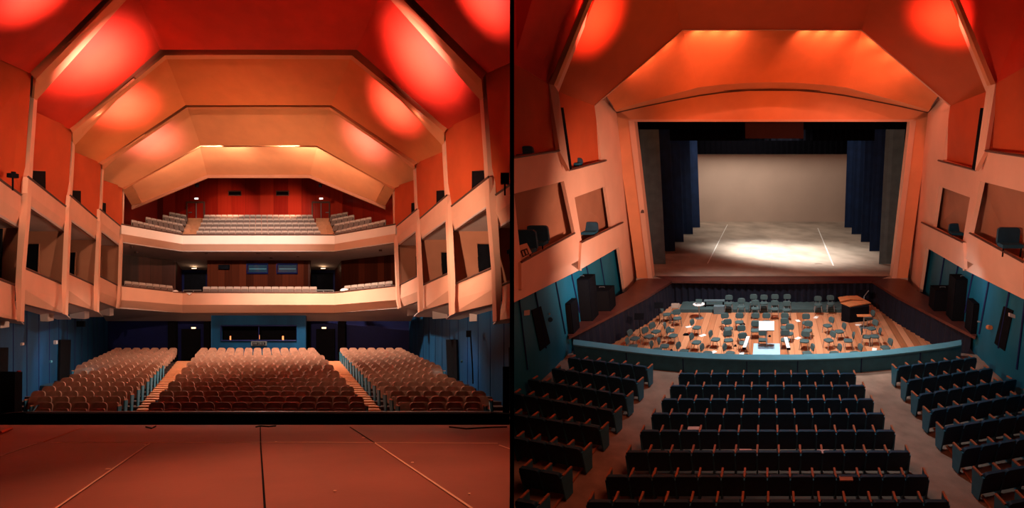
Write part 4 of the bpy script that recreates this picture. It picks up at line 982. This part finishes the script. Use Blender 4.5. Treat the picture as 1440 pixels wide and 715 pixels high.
def pitchair(px, py, facing, label, w=None, sh=.40):
    """px,py: seat centre in the photo; facing in degrees, 0 towards the seats, + towards the right"""
    w = wPit if w is None else w
    if facing >= 40: facing = min(85, facing+22)
    if facing <= -40: facing = max(-85, facing-22)
    u, v, _ = R.uvw(R.Fl(px, py, w+sh))
    r = root('orchestra_chair', R.G(u, v, w), label, 'chair', 'grey chairs of the orchestra pit')
    for n_, me in chair_meshes(math.radians(facing)):
        o = bpy.data.objects.new(n_, me); COL.objects.link(o); o.parent = r
z1 = lambda x, y: (860+x/5.11, 380+y/5.11)
z2 = lambda x, y: (1080+x/5.11, 380+y/5.11)
lc = [ # zoom coords, facing, label
 (165, 490, 60, 'grey chair nearest the left end of the pit rail, beside the black curtain'), (150, 548, 75, 'grey chair half hidden by the left end of the pit rail'),
 (268, 475, 40, 'grey chair facing right beside left pit curtain, nearer of two side by side'), (318, 440, 40, 'grey chair facing right beside left pit curtain, farther of two side by side'),
 (395, 318, 70, 'grey chair turned sideways at the rear left corner of the pit'), (472, 345, 20, 'grey chair facing front below the cream chair at rear left'),
 (418, 432, 65, 'grey chair facing right, left one of close pair left of pit middle'), (440, 470, 60, 'grey chair facing right, right one of close pair left of pit middle'),
 (378, 545, 75, 'lone grey chair turned edge-on in the left front of the pit'), (325, 572, 65, 'grey chair with pale seat behind the left part of pit rail'),
 (515, 583, 50, 'grey chair showing its seat behind the rail, left front of the pit'), (610, 412, 50, 'grey chair near the rear left of the open floor, seat towards us'),
 (608, 518, 60, 'grey chair with pale seat in the left middle of the pit'), (685, 597, 50, 'grey chair behind the rail, second left of the left white stand'),
 (745, 497, 50, 'grey chair in the middle of the left half of the pit, seat tilted towards us'), (848, 597, 50, 'grey chair behind the rail, first left of the left white stand'),
 (820, 372, 15, 'grey chair facing front below the platform, behind a twin in the same file'), (840, 418, 15, 'grey chair with pale seat in the file left of the podium, second from the back'),
 (840, 502, 10, 'grey chair in the file left of the podium, fourth from the back'), (940, 466, 10, 'grey chair just left above the left white stand, rear one of two'),
 (950, 522, 10, 'grey chair touching the left white stand, front one of two'), (918, 372, 0, 'grey chair facing front just below the platform, left of centre'),
 (1035, 372, 0, 'grey chair directly left behind the music stand, rear one'), (1032, 432, 0, 'grey chair directly left of the music stand, front one with pale seat'),
 (1088, 500, 0, 'small grey chair close behind the podium at left of the stand pole')]
rc = [ (-12, 372, 0, 'grey chair directly behind the conductor music stand'), (122, 372, 0, 'grey chair right of the music stand just below the platform'),
 (120, 412, 0, 'grey chair right of the music stand, second back from the platform'), (275, 378, -5, 'grey chair facing front below the platform, right of centre'),
 (150, 455, -10, 'grey chair right of the music stand, turned slightly left'), (125, 500, 0, 'grey chair touching the right white stand'),
 (285, 432, -20, 'grey chair facing half left, right of the pit middle, rear'), (262, 508, -15, 'grey chair right of the right white stand with round seat'),
 (430, 398, -40, 'grey chair facing left at the rear of the right half of pit'), (515, 440, -60, 'grey chair facing left, next chair in front of the wooden topped cabinet group'),
 (438, 503, -45, 'grey chair facing left in the middle of the right half of pit'), (578, 505, -70, 'grey chair with round seat turned edge-on, right half of pit'),
 (480, 597, -50, 'grey chair behind the rail, third right of the right white stand'), (285, 597, -50, 'grey chair behind the rail, first right of the right white stand'),
 (628, 597, -50, 'grey chair behind the rail, right of the edge-on chair'), (725, 345, -50, 'grey chair beside the small wooden table'),
 (745, 418, -40, 'grey chair against right pit curtain below small table'), (770, 475, -70, 'grey chair near right pit curtain facing left, with pale frame'),
 (706, 478, 60, 'grey chair back to back with another near the right pit curtain'), (845, 556, -50, 'grey chair nearest the right end of the pit rail')]
for x, y, f_, lb in lc: pitchair(*z1(x, y), f_, lb)
for x, y, f_, lb in rc: pitchair(*z2(x, y), f_, lb)
plat = [(*z1(842, 238), 'farthest left chair on the rear pit platform'), (*z1(932, 262), 'second chair from the left on the pit platform, set forward'), (*z1(1020, 232), 'third chair from the left on the pit platform, at its back'), (*z1(1032, 274), 'chair on the platform front, directly before the third rear one'),
 (*z1(1095, 236), 'rear platform chair exactly behind the conductor stand'), (*z2(50, 232), 'rear platform chair just right of the middle'), (*z2(48, 278), 'front platform chair just right of the middle'), (*z2(138, 232), 'rear platform chair, second right of the middle'),
 (*z2(133, 284), 'front platform chair, second right of the middle'), (*z2(360, 246), 'lone platform chair left of the wooden topped cabinet, set forward'), (*z2(450, 240), 'platform chair next to the wooden topped cabinet')]
for x, y, lb in plat: pitchair(x, y, 0, 'grey '+lb, wR)
# stands, podium, tables
def on(px, py, w): return R.uvw(R.Fl(px, py, w))[:2]
u, v = on(1077, 500, wPit)
r = root('podium', R.G(u, v, wPit), 'light blue topped conductor podium behind the middle of the pit rail', 'podium')
uu0, vv0 = on(1059, 501.5, wPit+.25); uu1, _ = on(1096.5, 501.5, wPit+.25); _, vv1 = on(1078, 484, wPit+.25)
b = M(); b.box(R.G, uu0, uu1, vv0, vv1, wPit, wPit+.22); part('base', b, 'bluedark', r)
b = M(); b.box(R.G, uu0-.02, uu1+.02, vv0-.02, vv1+.02, wPit+.22, wPit+.26); part('top_mat', b, 'lightblue', r)
u, v = on(1078, 487.5, wPit+.26)
r = root('music_stand', R.G(u, v, wPit+.26), 'white topped conductor music stand on the podium', 'music stand')
wt = R.uvw(R.V(1078, 458, v))[2]
b = M(); b.disc(lambda a, b_, c: R.G(u+a, v+b_, wPit+.26+c), .13, .03, 14); part('foot', b, 'steel', r)
b = M(); b.tube([R.G(u, v, wPit+.28), R.G(u, v, wt-.05)], .022, 8); part('pole', b, 'steel', r)
b = M(); b.hexa([R.G(u-.33, v-.16, wt-.16), R.G(u+.33, v-.16, wt-.16), R.G(u+.33, v-.12, wt-.18), R.G(u-.33, v-.12, wt-.18), R.G(u-.33, v+.2, wt+.12), R.G(u+.33, v+.2, wt+.12), R.G(u+.33, v+.24, wt+.1), R.G(u-.33, v+.24, wt+.1)]); part('desk', b, 'whitepaint', r)
b = M(); b.hexa([R.G(u-.33, v-.24, wt-.17), R.G(u+.33, v-.24, wt-.17), R.G(u+.33, v-.16, wt-.19), R.G(u-.33, v-.16, wt-.19), R.G(u-.33, v-.24, wt-.14), R.G(u+.33, v-.24, wt-.14), R.G(u+.33, v-.16, wt-.16), R.G(u-.33, v-.16, wt-.16)]); part('lip', b, 'cap', r)
for (xt, yt, xb, yb, lb) in ((1052, 475, 1046.5, 489.5, 'left'), (1104.5, 476, 1109, 490, 'right')):
    ua, va = on(xt, yt, wPit+.75); ub, vb = on(xb, yb, wPit+.75)
    r = root('folded_stand', R.G((ua+ub)/2, (va+vb)/2, wPit), 'long narrow white topped stand %s of the podium' % lb, 'music stand')
    b = M(); b.hexa([R.G(ub-.07, vb, wPit+.68), R.G(ub+.07, vb, wPit+.68), R.G(ua+.07, va, wPit+.72), R.G(ua-.07, va, wPit+.72), R.G(ub-.07, vb, wPit+.76), R.G(ub+.07, vb, wPit+.76), R.G(ua+.07, va, wPit+.80), R.G(ua-.07, va, wPit+.80)]); part('top', b, 'whitepaint', r)
    b = M(); b.box(R.G, ub-.075, ub+.075, vb-.02, vb, wPit+.67, wPit+.77); part('end_cap', b, 'black', r)
    for q_ in (.2, .8):
        b = M(); b.tube([R.G(ub+(ua-ub)*q_, vb+(va-vb)*q_, wPit+.7), R.G(ub+(ua-ub)*q_+(.1 if lb == 'left' else .1), vb+(va-vb)*q_, wPit)], .015, 6); part('leg', b, 'steel', r)
# wooden topped cabinet
vps = wPit
ua, va = on(1203, 449, wPit)
def lid(pts, w, th, mb): 
    n = len(pts); q0 = [R.Fl(x, y, w) for x, y in pts]; up = R.G(0, 0, th)-R.G(0, 0, 0)
    mb.add(q0+[p+up for p in q0], [tuple(range(n)), tuple(range(2*n-1, n-1, -1))]+[(i, (i+1) % n, (i+1) % n+n, i+n) for i in range(n)])
r = root('keyboard_cabinet', R.G(ua, va, wPit), 'black cabinet with angular two level orange wooden lid at rear right of pit', 'cabinet')
body = M(); z3 = [z2(x, y) for x, y in ((530, 262), (590, 275), (728, 262), (720, 228), (630, 205), (530, 230))]
q1 = [R.Fl(x, y, wPit+.78) for x, y in z3]; dn = R.G(0, 0, -.78)-R.G(0, 0, 0); n = len(q1)
body.add(q1+[p+dn for p in q1], [tuple(range(n)), tuple(range(2*n-1, n-1, -1))]+[(i, (i+1) % n, (i+1) % n+n, i+n) for i in range(n)]); part('body', body, 'black', r)
b = M(); lid([z2(x, y) for x, y in ((520, 240), (590, 268), (740, 242), (690, 215), (640, 205), (585, 212))], wPit+.79, .05, b); part('lid', b, 'lidwood', r)
b = M(); lid([z2(x, y) for x, y in ((503, 202), (520, 232), (600, 214), (690, 216), (640, 190), (560, 193))], wPit+.88, .05, b); part('raised_lid', b, 'lidwood', r)
b = M(); lid([z2(x, y) for x, y in ((520, 225), (525, 236), (600, 220), (685, 222), (680, 216), (600, 214))], wPit+.80, .1, b); part('lid_support', b, 'cap', r)
# mic lamp above it
b = M(); b.tube([R.Fl(*z2(690, 190), wPit+.95), R.Fl(*z2(712, 162), wPit+1.2), R.Fl(*z2(724, 148), wPit+1.3)], .02, 6); b.tube([R.Fl(*z2(690, 190), wPit+.95), R.Fl(*z2(690, 215), wPit+.8)], .015, 6); single('microphone', b, 'steel', 'thin grey microphone arm above the wooden topped cabinet', 'microphone')
def table(px, py, w, rx, ry, h, round_, lb, top='whitepaint', name='side_table'):
    u, v = on(px, py, w+h); r = root(name, R.G(u, v, w), lb, 'table'); b = M()
    if round_: b.disc(lambda a, b_, c: R.G(u+a, v+b_, w+h+c), rx, .03, 18)
    else: b.box(R.G, u-rx, u+rx, v-ry, v+ry, w+h, w+h+.03)
    part('table_top', b, top, r)
    b = M(); b.tube([R.G(u, v, w), R.G(u, v, w+h)], .025, 8); part('pole', b, 'steel', r)
    b = M(); b.disc(lambda a, b_, c: R.G(u+a, v+b_, w+c), .22, .02, 14); part('foot', b, 'steel', r)
    return u, v, w+h+.03
u, v, w_ = table(*z1(627, 248), wPit, .3, .3, .75, True, 'small round white table at the rear left of the pit')
r = root('music_device', R.G(u, v, w_), 'grey box shaped device on the small round table', 'device')
b = M(); b.box(R.G, u-.14, u+.14, v-.08, v+.08, w_, w_+.06); part('base', b, 'steel', r)
b = M(); b.hexa([R.G(u-.16, v+.02, w_+.06), R.G(u+.16, v+.02, w_+.06), R.G(u+.16, v+.05, w_+.06), R.G(u-.16, v+.05, w_+.06), R.G(u-.16, v+.08, w_+.22), R.G(u+.16, v+.08, w_+.22), R.G(u+.16, v+.11, w_+.22), R.G(u-.16, v+.11, w_+.22)]); part('screen', b, 'chair', r)
table(*z2(690, 330), wPit, .35, .15, .6, False, 'small wooden table in front of the wooden topped cabinet', 'lidwood')
# cream folding chair back at rear left
u, v = on(*z1(460, 262), wPit+.7)
r = root('folding_chair', R.G(u, v, wPit), 'cream backed folding chair at the rear left of the pit', 'chair')
b = M(); b.box(R.G, u-.2, u+.2, v-.02, v+.02, wPit+.62, wPit+.86); part('backrest', b, 'cyc', r)
b = M(); b.box(R.G, u-.2, u+.2, v-.38, v-.02, wPit+.42, wPit+.45); part('seat', b, 'chair', r)
for sx in (-1, 1):
    b = M(); b.tube([R.G(u+sx*.2, v, wPit+.84), R.G(u+sx*.2, v-.38, wPit)], .015, 6); part('leg', b, 'steel', r)
    b = M(); b.tube([R.G(u+sx*.2, v-.36, wPit+.43), R.G(u+sx*.2, v+.02, wPit)], .015, 6); part('leg', b, 'steel', r)
# black music stands beside left curtain
for (x, y, lb) in ((*z1(205, 455), 'black music stand beside the left pit curtain'), (*z1(345, 368), 'black music stand at the rear left pit curtain'), (*z2(685, 270), 'black music stand right of the wooden topped cabinet')):
    u, v = on(x, y, wPit+.3); r = root('music_stand', R.G(u, v, wPit), lb, 'music stand')
    b = M(); b.tube([R.G(u, v, wPit+.1), R.G(u, v, wPit+1.0)], .014, 6); part('pole', b, 'black', r)
    b = M(); b.hexa([R.G(u-.22, v-.05, wPit+.98), R.G(u+.22, v-.05, wPit+.98), R.G(u+.22, v-.03, wPit+.98), R.G(u-.22, v-.03, wPit+.98), R.G(u-.22, v+.08, wPit+1.25), R.G(u+.22, v+.08, wPit+1.25), R.G(u+.22, v+.1, wPit+1.25), R.G(u-.22, v+.1, wPit+1.25)]); part('desk', b, 'black', r)
    for k in range(3):
        t = k*2*PI/3; b = M(); b.tube([R.G(u, v, wPit+.25), R.G(u+.25*math.cos(t), v+.25*math.sin(t), wPit)], .01, 5); part('leg', b, 'black', r)
# grey case on platform
u, v = on(*z1(778, 298), wPit); b = M(); b.box(R.G, u-.28, u+.28, v-.42, v-.12, wPit, wPit+.42); single('equipment_case', b, 'drapegrey', 'grey case standing before the left part of the pit platform', 'case')
u, v = on(*z1(740, 262), wR); r = root('low_bench', R.G(u, v, wR), 'low grey bench on the left part of the pit platform', 'bench')
b = M(); b.box(R.G, u-.55, u+.55, v-.12, v+.12, wR+.3, wR+.36); part('seat', b, 'drapegrey', r)
for sx in (-.48, .48):
    b = M(); b.box(R.G, u+sx-.03, u+sx+.03, v-.1, v+.1, wR, wR+.3); part('leg', b, 'black', r)
# papers and scraps on pit floor
scr = [(*z1(555, 408), 'pale sheet left of the chair at rear left of pit'), (*z1(655, 470), 'scattered pale papers in the middle of the left half'), (*z1(730, 590), 'white paper behind the rail left of left stand'), (*z1(935, 600), 'long pale sheet under the left white stand'),
       (*z2(215, 365), 'pale sheet right of the music stand files'), (*z2(215, 490), 'white sheet right of the right white stand'), (*z2(650, 395), 'pale strip of paper in the right rear of the pit'), (*z2(765, 570), 'pale paper outline near the right end of the rail'), (*z2(345, 340), 'small pale scrap in front of the platform, right'), (*z2(40, 530), 'white scrap on the back edge of the podium')]
for x, y, lb in scr:
    b = M(); a = random.uniform(0, PI); u, v = on(x, y, wPit+.01)
    if 'podium' in lb: continue
    b.box(lambda p, q_, c: R.G(u+p*math.cos(a)-q_*math.sin(a), v+p*math.sin(a)+q_*math.cos(a), wPit+.002+c), -.15, .15, -.1, .1, 0, .008); single('paper_sheet', b, 'paper', lb, 'paper')
for x, y, lb in ((*z1(535, 468), 'dark bag on the floor in the left half of the pit'), (*z1(940, 392), 'dark bow shaped object before the pit platform'), (*z1(890, 550), 'tiny dark object left of the left white stand'), (*z1(430, 582), 'small dark object behind the rail, left'), (*z2(12, 480), 'tiny dark object just right of the stand pole')):
    u, v = on(x, y, wPit); pc = R.G(u, v, wPit); b = M(); s_ = .16 if 'bag' in lb or 'bow' in lb else .07
    b.disc(lambda a, b_, c: R.G(u+a, v+b_*.6, wPit+c), s_, .08, 10, r2=s_*.6); single('dark_object', b, 'black', lb, 'object')

# ---- loudspeakers on the gangways
def speaker(H, px, py, w, wd, dp, ht, lb, base=0):
    u, v = H.uvw(H.Fl(px, py, w))[:2]; w += base
    r = root('loudspeaker', H.G(u, v, w), lb, 'speaker')
    b = M(); b.box(H.G, u-wd/2, u+wd/2, v, v+dp, w, w+ht); part('cabinet', b, 'black', r)
    b = M(); b.box(H.G, u-wd/2+.04, u+wd/2-.04, v-.02, v, w+.05, w+ht-.05); part('grille', b, 'grille', r)
    b = M(); b.tube([H.G(u-.12, v+dp/2, w+ht), H.G(u-.12, v+dp/2, w+ht+.04), H.G(u+.12, v+dp/2, w+ht+.04), H.G(u+.12, v+dp/2, w+ht)], .015, 5); part('handle', b, 'steel', r)
for m in (0, 1):
    sd = ('left', 'right')[m]
    speaker(R, mr(m, 845), 438, wSt, .9, .8, 1.0, 'low black loudspeaker cabinet on the %s gangway beside a taller one' % sd)
    speaker(R, mr(m, 818), 452, wSt, .95, .8, 1.9, 'tall black loudspeaker cabinet on the %s gangway against teal boards' % sd)
    speaker(R, mr(m, 793), 470, wSt, .8, .7, 1.3, 'black equipment cabinet at the near end of the %s gangway' % sd)
# wall signs and fittings on teal walls
for m, x, y, lb in ((0, 741, 440, 'pale sign plate above the left side door of the right hall'), (1, 1422, 443, 'pale sign plate above the far right side door')):
    d = 7.95*F/(1086-(x if m == 0 else 2172-x))*1.03
    b = M(); b.slab([R.P(x-4, y-3, d), R.P(x+4, y-4+(m*4), d), R.P(x+4, y+3+m*2, d), R.P(x-4, y+4-m*2, d)], .05, away=False); single('sign_plate', b, 'soffit', lb, 'sign')
for x, y, lb, mt_ in ((774, 450, 'small round fitting on left teal wall', 'seatshell'), (773, 442, 'tiny grey stud on left teal wall', 'steel'), (1393, 461, 'small round amber bracket on right teal wall', 'lidwood'), (1378.5, 453, 'tiny grey stud on right teal wall', 'steel')):
    d = 7.95*F/abs(1086-x)*1.04; b = M(); b.disc(lambda a, b_, c: R.P(x, y, d-.1)+Vector((a, c, b_)), .09 if 'round' in lb else .035, .1, 12); single('wall_fitting', b, mt_, lb, 'wall fitting')

# ---- auditorium seats, right hall
SB = dict(shape=(.16, .82, .07), arm=.69, armlen=.30, seatmat='seatblue', backmat='seatshell', sidemat='panelblue', armmat='armwood')
rowsR = [(955, 1203, 525, 11), (943, 1216, 542, 12), (931, 1228, 561, 13), (917, 1243, 581, 13), (901, 1258, 605, 13), (881, 1279, 634, 13), (853, 1305, 668, 14), (826, 1334, 703, 14)]
wTop = wFl+.80
rcache = {}
def rseat(ang, pitch, both):
    key = (round(ang, 2), round(pitch, 2), both)
    if key not in rcache: rcache[key] = meshes(seat_parts(R, 1, key[0], key[1]*.93, pitch=key[1], both=both, **SB))
    return rcache[key]
for i, (x0, x1, y, n) in enumerate(rowsR):
    ua, va, _ = R.uvw(R.Fl(x0, y, wTop)); ub, vb, _ = R.uvw(R.Fl(x1, y, wTop)); p = (ub-ua)/n
    for j in range(n):
        lab = 'blue seat, right hall centre block, %s, %s from left aisle' % ('row nearest pit rail' if i == 0 else ORD[i]+' row from the rail', ORD[j])
        place_seat(rseat(0, p, j == n-1), R.G(ua+(j+.5)*p, va+.08, wFl), lab, 'seat', 'blue seats of the right hall', 'auditorium_seat')
sideR = [((802, 503), (912, 516)), ((780, 518), (898, 535)), ((747, 533), (883, 555)), ((722, 552), (866, 577)), ((700, 578), (847, 600)), ((680, 606), (822, 630)), ((655, 640), (793, 665)), ((620, 680), (760, 705))]
for m in (0, 1):
    sd = 'left' if m == 0 else 'right'
    for i, (a, c) in enumerate(sideR):
        A = R.uvw(R.Fl(mr(m, a[0]), a[1], wTop)); B_ = R.uvw(R.Fl(mr(m, c[0]), c[1], wTop))
        Ln = math.hypot(B_[0]-A[0], B_[1]-A[1]); n = max(2, int(round(Ln/.56))); p = Ln/n
        ang = math.atan2(B_[1]-A[1], B_[0]-A[0]) if m == 0 else math.atan2(A[1]-B_[1], A[0]-B_[0])
        for j in range(n):
            f = (j+.5)/n; u = B_[0]+(A[0]-B_[0])*f; v = B_[1]+(A[1]-B_[1])*f
            loc = R.G(u, v, wFl+.05)
            if loc.x < .35: continue
            sx = 720+loc.x/loc.y*F
            if sx > 1475: continue
            lab = 'blue seat, right hall %s block, %s, %s from the aisle' % (sd, 'row nearest pit rail' if i == 0 else ORD[i]+' row from the rail', ORD[j])
            place_seat(rseat(ang, p, (j == 0 and m == 0) or (j == n-1 and m == 1)), loc, lab, 'seat', 'blue seats of the right hall', 'auditorium_seat')
# small things lying on seats
for x, y, w_, lb, mt_ in ((1190, 675, wFl+.8, 'shallow tray with papers on a blue seat in the seventh row', 'boxin'), (975, 604, wFl+.75, 'pale leaflet on a seat in the fifth row, left of middle', 'soffit'), (1048, 636, wFl+.75, 'pale leaflet on a seat in the sixth row, middle', 'soffit'), (1158, 637, wFl+.75, 'pale leaflet on a seat in the sixth row, right', 'soffit')):
    p = R.uvw(R.Fl(x, y, w_)); b = M(); b.box(R.G, p[0]-.16, p[0]+.16, p[1]-.05, p[1]+.1, w_-.01, w_+.02); single('seat_leaflet', b, mt_, lb, 'paper')
# furniture in the boxes, right hall
for (x, y, Y, rx, rz, lb) in ((737, 345, 16.9, .55, .5, 'dark blue armchair in the nearer lower left box of the right hall'), (756, 335, 18.0, .5, .45, 'dark armchair back beside it in the nearer lower left box'), (829, 322, 23.3, .5, .35, 'dark blue armchair in the farther lower left box'), (1345, 323, 23.3, .45, .32, 'dark blue armchair in the farther lower right box'), (1418, 338, 17.6, .5, .45, 'dark blue armchair in the nearer lower right box'), (741, 213, 17, .25, .25, 'dark chair top in the nearer upper left box'), (812, 226, 21.5, .25, .2, 'dark chair top in the farther upper left box')):
    c = R.P(x, y, Y); u, v, w = R.uvw(c); r = root('armchair', R.G(u, v, w-.5), lb, 'chair')
    b = M(); b.profile(lambda a, b_, c_: R.G(u+a, v+b_, w-.5+c_), rnd(rx*1.5, .35, .35+rz*1.3, .12), 0, .12); part('backrest', b, 'seatshell', r)
    b = M(); b.box(R.G, u-rx*.7, u+rx*.7, v-.4, v+.05, w-.2, w-.08); part('seat', b, 'seatblue', r)
    for sx in (-1, 1):
        b = M(); b.tube([R.G(u+sx*rx*.6, v-.35, w-.2), R.G(u+sx*rx*.6, v-.35, w-.5)], .025, 6); part('leg', b, 'black', r)
for x, y, lb, Y in ((739, 358, 'framed cream notice on the ledge in the nearest left box', 16.3),):
    b = M(); b.slab([R.P(728, 346, Y), R.P(741, 342, Y), R.P(748, 356, Y), R.P(733, 366, Y)], .04)
    r = root('notice_board', R.P(735, 366, Y), 'cream notice board with dark frames in the nearer lower left box', 'notice board'); part('board', b, 'peach', r)
    b = M(); b.tube([R.P(*q_, Y-.03) for q_ in ((733, 353), (741, 350), (744, 357), (736, 361), (733, 353))], .02, 4); b.tube([R.P(737, 351.5, Y-.03), R.P(740, 359, Y-.03)], .02, 4); part('frame', b, 'cap', r)
